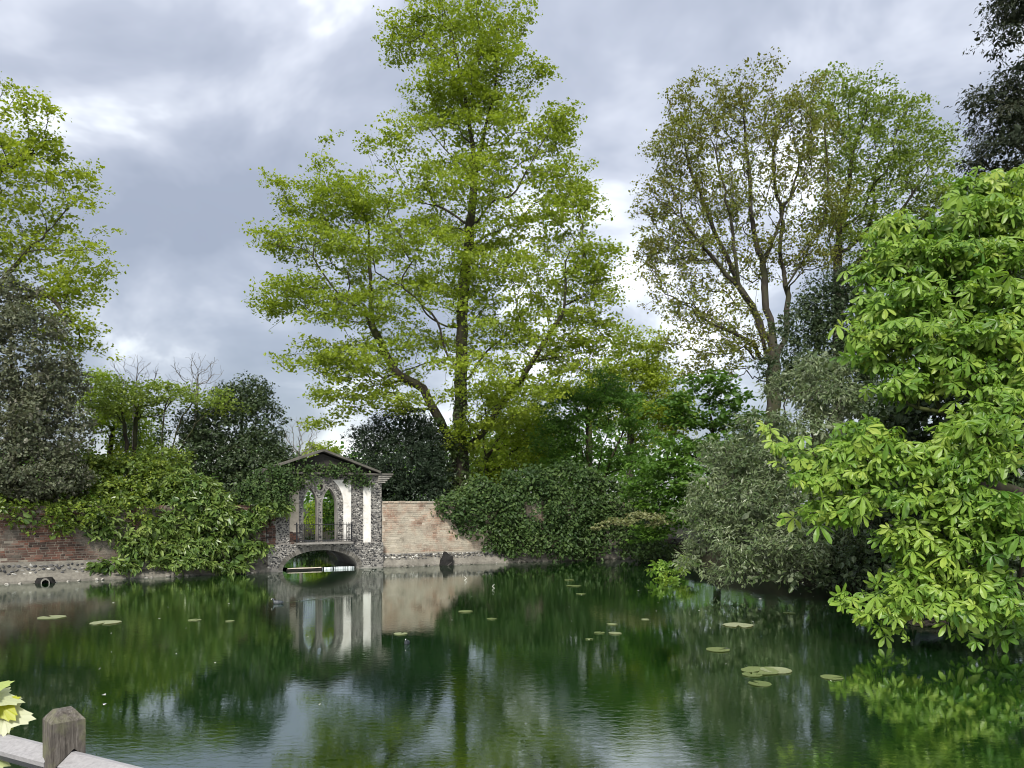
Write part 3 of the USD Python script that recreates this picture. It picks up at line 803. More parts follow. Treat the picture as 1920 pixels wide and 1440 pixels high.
# dark pointed stump against the right wall
c = at(835, 1063, 30.1); c[2] = 0
st = T('tree_stump', 'black pointed stump with a dead twig against the right wall', 'stump', c)
hp = [(-.32, 0, -.2), (.30, .0, -.2), (-.28, .35, -.2), (.28, .35, -.2), (-.2, .2, .22), (.27, .25, .30), (-.06, .1, .5), (.06, .12, .49), (.28, .05, .32)]
base = m3.Manifold.hull_points(np.array([c + WRu * a + WRn * (b - .12) + Z * z for a, b, z in hp])).refine_to_length(.07)
V, F, _ = meshkit.arrays(base)
V = V + unit(V - c) * ((meshkit.fbm(V * 9) - .5) * .16)[:, None]
put(st, 'stump', V, F, M['blackstone'])
tp = [c + WRu * a + WRn * b + Z * z for a, b, z in ((.02, .3, .01), (-.03, .5, .06), (-.12, .6, .02))]
V, F, N = tubes(np.array([tp[0], tp[1], tp[2], tp[1] + WRu * .12 + Z * .08]), np.array([-1, 0, 1, 1]), np.array([.012, .01, .006, .005]), k=5)
put(st, 'dead_twig', V, F, M['twig'], normals=N)

# ------------------------------------------------------------------ trees and shrubs
def tree(name, label, cat, seed, trunk, limbs, blobs, density, per, sig, size, tmpl, leafmat, bark, root=.3, tip=.007, seg=.5, ry=None, up=.7, w=.3, wig=.1,
         rise=.25, shell=0., outw=0., droop=0., extra=0, single=0, group=None, branch_share=1.0, inner=0, sub=6, gap=0., var=.35):
    """A tree or shrub: trunk and branches as one part, its crown of leaves as another."""
    rng = R(seed)
    att, own = ell(rng, blobs, density, ry, shell)
    if gap:                                        # clumps of leaves with gaps between
        k = meshkit.fbm(att * np.array([.55, .55, .9]), 3, seed) > gap
        att, own = att[k], own[k]
    keep = rng.random(len(att)) < branch_share
    P, par, r, tips = grow(rng, [trunk] + limbs, att[keep], seg, w, wig, rise, tip, root)
    V, F, N = tubes(P, par, r)
    t = T(name, label, cat, trunk[0], group)
    nmain = sum(len(resample(q, seg)) for q in [trunk])
    put(t, 'trunk', V, F, M[bark] if isinstance(bark, str) else bark, normals=N)
    Vn, tf, tone = leaves(rng, att, per, sig, size, tmpl, up, var, own if outw else None, outw, droop, sub=sub)
    if extra:                                      # single leaves along the thin twigs
        e = np.nonzero((r < tip * 3.2) & (par >= 0))[0]
        pick = rng.choice(e, min(extra, len(e) * 6))
        a = rng.random(len(pick))[:, None]
        c2 = P[pick] * a + P[par[pick]] * (1 - a)
        V2, _, t2 = leaves(rng, c2, 1, np.array(sig) * .35, size, tmpl, up, var, None, 0, droop)
        Vn, tone = np.concatenate([Vn, V2]), np.concatenate([tone, t2])
    if inner:                                      # filler leaves inside a dense crown, their tone darkened to give inner shade
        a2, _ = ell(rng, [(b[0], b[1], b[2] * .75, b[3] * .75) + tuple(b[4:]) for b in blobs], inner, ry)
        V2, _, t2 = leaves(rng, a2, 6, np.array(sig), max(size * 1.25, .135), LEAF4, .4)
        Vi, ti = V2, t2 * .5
    if single:
        s = pick_front(Vn, single)
        for i in s:
            put(t, 'leaf', Vn[i], tf, leafmat, np.full(Vn.shape[1], tone[i]))
        m = np.ones(len(Vn), bool); m[s] = False
        Vn, tone = Vn[m], tone[m]
    put(t, 'crown', *flat(Vn, tf, tone)[:2], leafmat, flat(Vn, tf, tone)[2], kind='stuff')
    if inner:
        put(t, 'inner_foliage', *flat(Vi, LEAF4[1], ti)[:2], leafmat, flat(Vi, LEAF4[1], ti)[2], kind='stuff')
    return t


def line(Y, pts, dY=0.0):
    n = len(pts)
    return np.array([at(x, y, Y + dY * i / max(n - 1, 1)) for i, (x, y) in enumerate(pts)])


YL = 34.0
lime_trunk = line(YL, [(856, 1004), (862, 860), (864, 700), (868, 560), (880, 440), (889, 330), (882, 240), (868, 160), (852, 90), (838, 20)])
lime_limbs = [line(YL, l, d) for l, d in [
    ([(892, 322), (907, 250), (924, 180), (934, 100), (936, 25)], 1.2),
    ([(862, 850), (824, 790), (794, 730), (749, 704), (715, 645), (685, 591), (640, 554), (610, 520), (587, 482), (560, 464), (512, 460)], -3.5),
    ([(700, 620), (696, 560), (692, 480), (692, 430), (690, 395), (705, 330)], .6),
    ([(692, 440), (685, 405), (647, 356), (620, 305)], -.8),
    ([(692, 470), (640, 412), (587, 394), (540, 370)], 1.5),
    ([(640, 554), (590, 568), (540, 590), (505, 618)], -.6),
    ([(860, 690), (816, 677), (775, 689), (735, 700), (690, 670), (640, 660), (580, 680)], 2.5),
    ([(862, 690), (835, 655), (820, 602), (794, 576), (775, 555), (720, 520)], -2.),
    ([(868, 850), (914, 800), (947, 748), (977, 711), (1004, 670), (1034, 621), (1056, 584), (1060, 512), (1067, 475), (1090, 430), (1116, 400)], -3.),
    ([(1050, 595), (1088, 560), (1100, 530)], 1.),
    ([(1000, 676), (1060, 668), (1110, 662), (1145, 672)], -1.),
    ([(870, 720), (899, 677), (921, 651), (947, 629), (985, 600)], 2.5),
    ([(1030, 614), (1019, 576), (985, 527), (959, 501), (925, 490)], 1.),
    ([(884, 430), (905, 400), (929, 375), (959, 367), (985, 326), (1010, 280), (1040, 220)], -1.5),
    ([(878, 465), (905, 445), (936, 431), (955, 424), (992, 454), (1034, 457)], 2.),
    ([(889, 330), (870, 310), (854, 300), (820, 262), (790, 220)], -1.5),
    ([(882, 425), (831, 390), (775, 371), (745, 326), (720, 290)], 2.),
    ([(872, 170), (830, 110), (790, 60), (755, 50)], -1.),
    ([(905, 250), (960, 200), (1005, 140)], 1.),
    ([(866, 620), (800, 590), (780, 520), (778, 470)], 3.)]]
lime_blobs = [(x, y, rx, ry, YL + dy, q) for x, y, rx, ry, dy, q in [
    (880, 40, 125, 80, 0, 3.), (775, 55, 50, 40, 0, 1.2), (745, 95, 25, 18, 0, .5), (880, 150, 115, 60, 0, 2.8), (995, 140, 38, 32, .5, 1.), (820, 190, 58, 35, 0, 1.5), (1045, 235, 34, 66, .5, 1.2), (930, 265, 85, 55, 0, 2.5),
    (800, 275, 80, 48, 0, 2.), (700, 300, 45, 42, 0, 1.2), (622, 292, 40, 40, -.5, 1.), (870, 370, 115, 60, 0, 3.5), (750, 390, 95, 58, 0, 3.), (620, 380, 85, 46, -.5, 2.),
    (522, 365, 36, 36, -1, 1.), (512, 450, 42, 22, -2, 1.), (590, 455, 65, 42, -1, 2.), (1050, 345, 60, 48, 0, 2.), (1000, 430, 105, 58, 0, 3.5), (1118, 395, 42, 40, -1, 1.2),
    (1110, 485, 55, 48, -1.5, 2.), (720, 490, 110, 58, 0, 4.), (850, 500, 100, 60, 0, 4.), (960, 540, 105, 60, 0, 4.), (1080, 560, 76, 46, -1, 2.5), (580, 555, 85, 36, -1.5, 2.),
    (515, 575, 34, 16, -2, .8), (640, 600, 105, 48, -1, 3.), (780, 600, 110, 50, 0, 4.5), (900, 620, 90, 50, 0, 4.5), (1020, 630, 80, 42, -1, 3.), (600, 680, 72, 40, -1, 2.5),
    (720, 680, 100, 45, -1.5, 3.5), (830, 710, 60, 40, -2, 2.5), (645, 745, 80, 34, -1.5, 2.), (745, 752, 62, 26, -2, 1.5), (598, 790, 26, 14, -2, .8), (930, 700, 70, 42, -2, 2.5), (985, 745, 60, 34, -2, 2.),
    (920, 770, 60, 36, -1.5, 2.), (880, 820, 40, 30, -1, 1.5), (1130, 610, 36, 28, -1, 1.2), (1060, 690, 60, 28, -1, 2.), (1030, 720, 50, 26, -1.5, 1.5), (1090, 640, 50, 24, -1, 1.5)]]
tree('lime_tree', 'tallest lime tree with fresh yellow-green leaves and dark limbs behind the wall', 'tree', 21, lime_trunk, lime_limbs, lime_blobs, 12.0, 64, (.38, .38, .13), .122, LEAF2, M['lime'],
     'barkl', root=.42, tip=.007, extra=9000, up=.62, rise=.2, gap=.435)

YB = 27.5
tree('lime_tree', 'yellow-green lime tree reaching in from the left edge over dark evergreens', 'tree', 22, line(YB, [(-130, 1015), (-110, 850), (-90, 650), (-80, 450), (-70, 250)]),
     [line(YB, [(-90, 660), (-20, 560), (40, 480), (75, 430)], -1.5), line(YB, [(-85, 560), (0, 500), (60, 470), (150, 470), (210, 470)], -2), line(YB, [(-80, 430), (-10, 330), (50, 280), (90, 230)], 1),
      line(YB, [(30, 560), (90, 555), (130, 600), (170, 620)], -1), line(YB, [(-70, 300), (-20, 220), (10, 160)], 0)],
     [(x, y, rx, ry, YB + dy, q) for x, y, rx, ry, dy, q in [(-20, 200, 70, 70, 0, 1.5), (50, 215, 60, 48, 0, 1.4), (90, 265, 34, 40, 0, 1.), (-20, 310, 90, 70, 0, 2.5), (90, 330, 85, 40, 0, 2.), (165, 330, 25, 28, 0, .6), (20, 420, 110, 60, 0, 2.5),
                                                        (130, 410, 60, 50, 0, 1.5), (175, 470, 50, 26, -.5, 1.), (90, 490, 100, 45, 0, 2.), (150, 545, 60, 35, -.5, 1.2), (60, 560, 70, 35, 0, 1.5), (150, 600, 45, 30, -.5, 1.), (110, 640, 50, 25, 0, 1.), (160, 660, 35, 22, 0, .8), (-60, 450, 60, 90, 0, 2.)]],
     7.5, 58, (.34, .34, .12), .118, LEAF2, M['lime2'], 'barkl', root=.4, extra=4000, up=.62, gap=.41)

YS = 35.0
syc_tr = line(YS, [(1446, 1000), (1448, 820), (1450, 690), (1447, 617), (1435, 558), (1432, 500), (1413, 433), (1405, 333), (1397, 246), (1390, 190)])
tree('sycamore_tree', 'thin-leaved brownish tall tree with many upright bare stems', 'tree', 23, syc_tr,
     [line(YS, l, d) for l, d in [([(1447, 690), (1430, 640), (1410, 570), (1388, 540), (1367, 400), (1350, 320), (1340, 240)], -1.5), ([(1450, 690), (1470, 640), (1476, 617), (1474, 537), (1463, 475), (1467, 417), (1451, 333), (1455, 240), (1450, 180)], 1),
                                  ([(1440, 640), (1400, 560), (1350, 500), (1300, 440), (1260, 390)], -1), ([(1430, 680), (1409, 642), (1359, 617), (1317, 596), (1292, 554), (1250, 530)], -2), ([(1432, 500), (1460, 420), (1490, 340), (1510, 250), (1520, 190)], 1.5),
                                  ([(1388, 540), (1340, 430), (1300, 330), (1280, 250)], .5), ([(1474, 537), (1510, 480), (1540, 420), (1550, 330)], 1.)]],
     [(x, y, rx, ry, YS + dy, q) for x, y, rx, ry, dy, q in [(1310, 210, 70, 65, 0, 2.), (1420, 180, 90, 60, 0, 2.5), (1260, 290, 55, 60, 0, 2.), (1360, 290, 90, 70, 0, 3.), (1480, 270, 80, 75, 0, 2.5), (1230, 370, 42, 40, 0, 1.5), (1310, 390, 95, 60, 0, 3.), (1430, 380, 90, 60, 0, 3.),
                                                        (1260, 470, 70, 50, 0, 2.), (1225, 490, 36, 50, -.5, 1.), (1350, 490, 90, 55, 0, 3.), (1460, 470, 60, 50, 0, 2.), (1270, 560, 65, 45, -1, 2.), (1350, 590, 70, 45, -1, 2.), (1310, 650, 80, 40, -1, 2.), (1400, 650, 50, 40, 0, 1.5), (1220, 450, 28, 28, 0, 1.), (1510, 200, 45, 50, 0, 1.5), (1530, 290, 50, 60, 0, 2.), (1545, 390, 50, 55, 0, 2.), (1540, 470, 45, 40, 0, 1.5), (1330, 690, 70, 25, -1, 1.5)]],
     12, 26, (.22, .22, .16), .11, LEAF2, M['syc'], 'barkg', root=.31, tip=.008, extra=7000, up=.5, w=.42, rise=.55, wig=.14, gap=.36)
YT = 37.0
tree('sycamore_tree', 'greener leafy tall tree between the bare-stemmed tree and the dark conifer', 'tree', 24, line(YT, [(1570, 1000), (1572, 700), (1572, 500), (1574, 425), (1588, 367), (1597, 300), (1620, 220)]),
     [line(YT, [(1574, 450), (1555, 380), (1550, 300), (1545, 210)], -1), line(YT, [(1574, 480), (1630, 420), (1640, 330), (1660, 250)], .8), line(YT, [(1576, 520), (1650, 450), (1700, 380), (1740, 320)], -1), line(YT, [(1580, 560), (1660, 520), (1720, 470)], 0)],
     [(x, y, rx, ry, YT + dy, q) for x, y, rx, ry, dy, q in [(1560, 180, 50, 45, 0, 1.5), (1620, 200, 60, 60, 0, 2.), (1690, 230, 60, 45, 0, 2.), (1640, 290, 80, 60, 0, 2.5), (1730, 300, 60, 55, 0, 2.), (1590, 330, 50, 40, 0, 1.5), (1690, 370, 85, 55, 0, 2.5), (1620, 410, 60, 40, 0, 1.5), (1770, 260, 28, 30, 0, .8), (1700, 450, 80, 50, 0, 2.), (1770, 380, 40, 50, 0, 1.5), (1560, 260, 50, 50, 0, 1.5), (1570, 400, 50, 50, 0, 1.5), (1600, 480, 60, 50, 0, 1.5)]],
     11, 32, (.28, .28, .13), .12, LEAF2, M['haw'], 'barkg', root=.26, extra=2500, up=.58, rise=.45, w=.4)

tree('holm_oak', 'dense grey-green evergreen oak rising above the left wall', 'tree', 25, line(25.5, [(20, 1010), (20, 900), (25, 760), (20, 640)]), [],
     [(x, y, rx, ry, Y, q) for x, y, rx, ry, Y, q in [(-20, 600, 75, 60, 25, 1.3), (50, 620, 60, 45, 25, 1.2), (20, 690, 110, 70, 25, 1.8), (110, 720, 45, 50, 25, 1.), (-10, 780, 110, 70, 24.5, 1.8), (90, 800, 75, 65, 24.5, 1.4), (40, 880, 110, 60, 24.3, 1.6), (-40, 900, 80, 70, 24.2, 1.5), (100, 900, 60, 50, 24.4, 1.2), (20, 540, 40, 22, 25.2, .8), (30, 950, 100, 30, 24.2, 1.1)]],
     30, 42, (.16, .16, .12), .085, LEAF2, M['holm'], 'bark', root=.3, shell=.45, up=.45, outw=.5, branch_share=.08, inner=36, gap=.4)
tree('acacia_tree', 'bright lime-yellow small tree glowing behind the ivy-clad stems', 'tree', 26, line(35., [(205, 1000), (208, 850), (215, 780)]), [],
     [(200, 770, 60, 45, 35, 1.6), (235, 800, 60, 45, 35, 1.5), (180, 720, 40, 30, 35, 1.), (260, 830, 50, 35, 35, 1.)], 12, 50, (.28, .28, .16), .12, LEAF2, M['yellow'], 'bark', root=.14, up=.6)
YH = 28.9
tree('hawthorn_tree', 'flat-topped pale green tree on several ivy-clad stems with bare twig tops', 'tree', 27, line(YH, [(238, 1000), (240, 880), (232, 800), (228, 745), (232, 710)]),
     [line(YH, l, d) for l, d in [([(245, 1000), (252, 880), (255, 790), (262, 740), (268, 700)], .5), ([(300, 1000), (302, 880), (305, 800), (310, 760), (330, 730)], -.5), ([(310, 900), (330, 810), (350, 770), (385, 740)], 0), ([(315, 880), (350, 820), (380, 785), (420, 760)], -.6), ([(305, 800), (290, 760), (280, 735)], .3)]],
     [(x, y, rx, ry, YH + dy, q) for x, y, rx, ry, dy, q in [(215, 735, 50, 26, 0, 1.2), (265, 730, 50, 28, 0, 1.2), (320, 740, 50, 24, 0, 1.2), (375, 745, 55, 22, 0, 1.3), (420, 760, 38, 20, 0, 1.), (180, 760, 30, 20, 0, .8), (240, 765, 70, 24, 0, 1.3)]],
     13, 44, (.26, .26, .09), .10, LEAF2, M['haw'], 'bark', root=.16, tip=.006, seg=.35, up=.65, extra=1500)
rng = R(28)
for (px, py, w_, h_, lab) in ((250, 700, 55, 40, 'bare twiggy crown top above the left of the flat-topped tree'), (365, 700, 55, 42, 'bare fan of twigs above the right of the flat-topped tree')):
    b0 = at(px, 1000, 34.)
    a, _ = ell(rng, [(px, py, w_, h_, 34., .8)], 40)
    P, par, r, _ = grow(rng, [np.array([b0, at(px, 860, 34.), at(px + 4, py + 42, 34.), at(px + 6, py + 5, 34.)])], a, .3, .45, .03, .12, .0055, .08)
    V, F, N = tubes(P, par, r)
    t = T('bare_tree', lab, 'bare tree', b0); put(t, 'branches', V, F, M['twig'], normals=N)
b0 = at(565, 1000, 38.)
a, _ = ell(rng, [(560, 825, 45, 50, 38., 1.)], 40)
P, par, r, _ = grow(rng, [np.array([b0, at(562, 900, 38.), at(560, 850, 38.)])], a, .3, .45, .03, .12, .006, .09)
V, F, N = tubes(P, par, r)
t = T('bare_tree', 'pale leafless small tree behind the roof of the pavilion', 'bare tree', b0); put(t, 'branches', V, F, M['twig'], normals=N)

tree('holly_tree', 'dark glossy evergreen tree just left of the pavilion roof', 'tree', 29, line(30.5, [(450, 1000), (450, 880), (455, 780)]), [],
     [(x, y, rx, ry, Y, q) for x, y, rx, ry, Y, q in [(440, 760, 42, 40, 30.5, 1.), (470, 740, 32, 36, 30.5, .8), (420, 810, 70, 50, 30, 1.3), (490, 800, 46, 55, 30, 1.1), (395, 860, 70, 50, 29.6, 1.3), (470, 880, 75, 60, 29.4, 1.4), (520, 870, 34, 50, 29.4, .8), (370, 800, 40, 36, 30.2, .9), (440, 920, 90, 36, 29.0, 1.)]],
     28, 40, (.17, .17, .12), .085, LEAF2, M['holly'], 'bark', root=.2, shell=.4, up=.45, outw=.45, branch_share=.1, inner=44, gap=.36)
tree('photinia_shrub', 'yellowish green bushy shrub on top of the left wall', 'shrub', 30, line(26.6, [(230, 1000), (235, 940), (240, 890)]), [],
     [(x, y, rx, ry, Y, q) for x, y, rx, ry, Y, q in [(170, 880, 50, 30, 26.3, .8), (250, 880, 70, 28, 26.8, .9), (180, 930, 70, 40, 25.6, .9), (270, 920, 80, 40, 26.4, .9), (120, 960, 50, 24, 24.8, .6), (310, 860, 50, 26, 27.4, .8), (230, 868, 60, 22, 27.6, .8), (150, 855, 30, 24, 26.6, .7), (60, 965, 70, 18, 23.6, .5), (-20, 955, 70, 24, 23.2, .6), (150, 962, 60, 20, 24.3, .5), (240, 955, 60, 22, 25.3, .5), (100, 990, 40, 10, 23.9, .3)]],
     30, 26, (.16, .16, .10), .10, LEAF4, M['shrub'], 'bark', root=.1, shell=.3, up=.55, outw=.5, branch_share=.15, inner=40)
tree('laurel_shrub', 'large pale-leaved laurel spilling over the left wall down to the water', 'shrub', 31, line(27.0, [(372, 1015), (368, 985), (360, 930), (340, 890)]),
     [line(26.6, [(365, 950), (330, 985), (280, 1010)], -.8), line(26.8, [(372, 985), (420, 990), (460, 1000)], -.4)],
     [(x, y, rx, ry, Y, q) for x, y, rx, ry, Y, q in [(320, 900, 45, 26, 26.9, .6), (370, 920, 38, 28, 26.8, .6), (300, 945, 55, 26, 26.3, .6), (255, 985, 50, 22, 25.4, .5), (190, 1000, 32, 12, 24.8, .35), (340, 980, 60, 28, 26.2, .6), (290, 1020, 60, 24, 25.7, .5), (410, 945, 34, 24, 26.8, .5), (440, 985, 50, 26, 26.8, .5), (495, 955, 42, 16, 27.2, .4), (380, 1020, 55, 24, 26.2, .5), (460, 1030, 44, 18, 26.7, .4),
                                                      (330, 1055, 70, 14, 25.6, .4), (210, 1062, 48, 12, 24.6, .3), (415, 1058, 50, 12, 26.3, .35), (160, 960, 40, 16, 24.6, .35), (230, 950, 40, 18, 25.3, .4), (270, 1050, 40, 14, 25.3, .4), (190, 985, 34, 14, 24.7, .35), (130, 985, 26, 10, 24.3, .3), (525, 950, 18, 10, 27.3, .3), (350, 950, 60, 34, 26.4, .6), (400, 975, 50, 30, 26.5, .5), (300, 985, 60, 28, 25.9, .5), (250, 1020, 46, 20, 25.2, .4), (330, 1030, 60, 24, 25.8, .5)]],
     62, 13, (.11, .11, .06), .19, LONG4, M['laurel'], 'bark', root=.11, shell=.2, up=.6, outw=.7, droop=.25, branch_share=.3, inner=40, single=300, seg=.25)

tree('yew_tree', 'very dark yew behind the right of the pavilion', 'tree', 32, line(33.5, [(745, 1000), (750, 900), (745, 820)]), [],
     [(x, y, rx, ry, Y, q) for x, y, rx, ry, Y, q in [(700, 825, 50, 32, 33.5, 1.3), (760, 800, 60, 36, 33.5, 1.5), (800, 830, 40, 45, 33.5, 1.2), (690, 875, 58, 34, 33, 1.3), (760, 870, 75, 60, 32.6, 1.6), (770, 930, 70, 40, 32.4, 1.3), (700, 925, 60, 36, 32.6, 1.2), (810, 900, 36, 60, 32.8, 1.)]],
     24, 50, (.2, .2, .13), .11, NARROW, M['yew'], 'bark', root=.3, shell=.35, up=.45, outw=.4, branch_share=.1, inner=50, gap=.33)
tree('acacia_tree', 'golden-green small tree with a dark slim trunk right of the great trunk', 'tree', 33, line(38., [(912, 1000), (912, 880), (906, 810), (900, 770)]), [line(38., [(912, 860), (950, 800), (975, 760)], .5), line(38., [(908, 820), (880, 790)], 0)],
     [(x, y, rx, ry, Y, q) for x, y, rx, ry, Y, q in [(960, 780, 60, 50, 38, 1.6), (985, 850, 55, 50, 38, 1.5), (935, 850, 40, 45, 38.4, 1.2), (1010, 800, 40, 50, 38.3, 1.3), (960, 900, 70, 28, 38, 1.3), (910, 740, 40, 30, 38, 1.)]],
     10, 44, (.3, .3, .15), .12, LEAF2, M['yellow'], 'bark', root=.18, up=.6, extra=1500)
tree('hornbeam_tree', 'mid-green bushy tree with a sheaf of dark upright stems above the ivy', 'tree', 34, line(36., [(1105, 1000), (1105, 900), (1100, 820), (1100, 740)]),
     [line(36., [(1090, 1000), (1085, 890), (1070, 800)], 0), line(36., [(1115, 1000), (1120, 890), (1140, 800)], .3), line(36., [(1098, 1000), (1096, 890), (1085, 790)], .4), line(36., [(1122, 1000), (1135, 890), (1165, 820)], 0)],
     [(x, y, rx, ry, Y, q) for x, y, rx, ry, Y, q in [(1110, 730, 75, 36, 36, 1.8), (1060, 770, 60, 40, 36, 1.6), (1150, 770, 75, 45, 36, 1.8), (1100, 810, 90, 40, 35.6, 1.8), (1040, 830, 45, 40, 35.6, 1.3), (1180, 830, 55, 50, 35.4, 1.5), (1060, 890, 50, 45, 35., 1.2), (1190, 890, 46, 40, 35., 1.2), (1020, 900, 40, 36, 35., 1.), (1110, 770, 100, 50, 36.6, 1.5), (1110, 860, 90, 40, 36.6, 1.5)]],
     16, 46, (.24, .24, .11), .11, LEAF2, M['horn'], 'bark', root=.2, up=.62, shell=.2, extra=2000, inner=3, gap=.44, branch_share=.5)
tree('ash_tree', 'pale hazy green tree in the gap between the two tall trees', 'tree', 35, line(52., [(1180, 985), (1182, 800), (1185, 680)]), [line(52, [(1182, 780), (1225, 700), (1235, 650)], 0)],
     [(x, y, rx, ry, Y, q) for x, y, rx, ry, Y, q in [(1175, 650, 38, 42, 52, 2.), (1225, 670, 28, 50, 52, 1.5), (1180, 720, 60, 45, 52, 2.5), (1245, 730, 40, 50, 52, 2.), (1140, 700, 40, 30, 52, 1.5), (1215, 790, 60, 50, 52, 2.), (1160, 770, 60, 40, 52, 2.), (1120, 740, 40, 30, 52, 1.5), (1270, 780, 40, 40, 52, 1.5)]],
     8, 50, (.4, .4, .22), .17, LEAF2, M['lime'], 'barkg', root=.25, up=.6)
tree('cedar_tree', 'dark flat-branched cedar far off between the lime and the hazy tree', 'tree', 36, line(58., [(1105, 985), (1105, 800), (1105, 660)]), [],
     [(1060, 655, 40, 10, 58, 1.5), (1120, 660, 30, 12, 58, 1.5), (1105, 690, 50, 10, 58, 2.), (1070, 680, 50, 9, 58, 1.5)], 5, 30, (.5, .5, .12), .2, NARROW, M['yew'], 'bark', root=.25, up=.7)
tree('horse_chestnut_sapling', 'fresh green young tree with tiered leaves between ivy and silvery shrub', 'tree', 37, line(30.5, [(1345, 1010), (1340, 900), (1335, 800), (1330, 730)]),
     [line(30.2, [(1340, 880), (1290, 850), (1250, 850)], -.8), line(30.3, [(1338, 820), (1390, 780)], -.4)],
     [(x, y, rx, ry, Y, q) for x, y, rx, ry, Y, q in [(1330, 720, 60, 22, 30.5, 1.2), (1270, 755, 40, 18, 30.2, 1.), (1370, 750, 55, 22, 30.4, 1.2), (1310, 785, 70, 22, 30, 1.2), (1390, 790, 40, 20, 30.2, 1.), (1270, 835, 55, 18, 29.6, 1.1), (1340, 830, 60, 20, 29.6, 1.2), (1250, 880, 55, 24, 29.4, 1.1), (1300, 920, 60, 30, 29., 1.), (1210, 915, 50, 26, 29.6, 1.), (1290, 970, 50, 24, 28.6, .8), (1220, 1000, 45, 20, 29.2, .8), (1230, 950, 40, 20, 29.3, .8)]],
     20, 24, (.20, .20, .05), .15, LEAF4, M['forest'], 'bark', root=.15, up=.72, droop=.1, extra=600, inner=14, branch_share=.5)
tree('holly_tree', 'dark evergreen tree behind the silvery shrub, in front of bare stems', 'tree', 38, line(27., [(1530, 1000), (1530, 800), (1530, 640)]), [],
     [(x, y, rx, ry, Y, q) for x, y, rx, ry, Y, q in [(1545, 560, 50, 50, 27, 1.1), (1590, 540, 40, 40, 27, 1.), (1500, 620, 50, 45, 27, 1.2), (1570, 640, 60, 50, 26.6, 1.3), (1480, 690, 55, 40, 26.6, 1.2), (1570, 720, 80, 50, 26, 1.3), (1640, 640, 60, 80, 26, 1.3), (1660, 760, 80, 60, 25, 1.4)]],
     24, 36, (.17, .17, .12), .085, LEAF2, M['holly'], 'bark', root=.2, shell=.4, up=.4, outw=.4, branch_share=.1, inner=45)
tree('willow_leaved_shrub', 'big silvery olive shrub with narrow drooping leaves leaning over the water', 'shrub', 39, line(23., [(1500, 1070), (1490, 960), (1475, 860), (1470, 760)]),
     [line(22.6, [(1495, 1000), (1440, 940), (1380, 900), (1340, 880)], -1.5), line(22.5, [(1500, 1040), (1430, 1060), (1370, 1080), (1330, 1085)], -1.5), line(22.6, [(1505, 1050), (1560, 1080), (1600, 1090)], -2)],
     [(x, y, rx, ry, Y, q) for x, y, rx, ry, Y, q in [(1540, 690, 60, 30, 23.5, 1.), (1480, 730, 45, 28, 23.6, .9), (1560, 750, 70, 40, 22.8, 1.1), (1430, 800, 60, 32, 23, 1.), (1500, 820, 70, 40, 22.2, 1.1), (1350, 850, 46, 28, 22.6, .8), (1420, 870, 70, 40, 22, 1.1), (1330, 920, 40, 36, 22., .8), (1400, 940, 70, 45, 21.4, 1.1), (1490, 930, 80, 50, 21., 1.2), (1340, 1000, 55, 40, 21.6, .9), (1420, 1020, 80, 45, 20.8, 1.1), (1520, 1020, 80, 50, 20., 1.2), (1600, 1000, 60, 70, 19.6, 1.2), (1390, 1070, 80, 20, 20.8, .7), (1490, 1075, 70, 18, 20.2, .7), (1290, 1040, 26, 24, 21.8, .5), (1300, 960, 24, 20, 22, .5), (1640, 900, 70, 70, 20, 1.2)]],
     40, 30, (.13, .13, .12), .12, NARROW, M['olive'], 'barkg', root=.16, shell=.3, up=.42, outw=.4, droop=.5, branch_share=.2, inner=36, extra=3500, gap=.38)

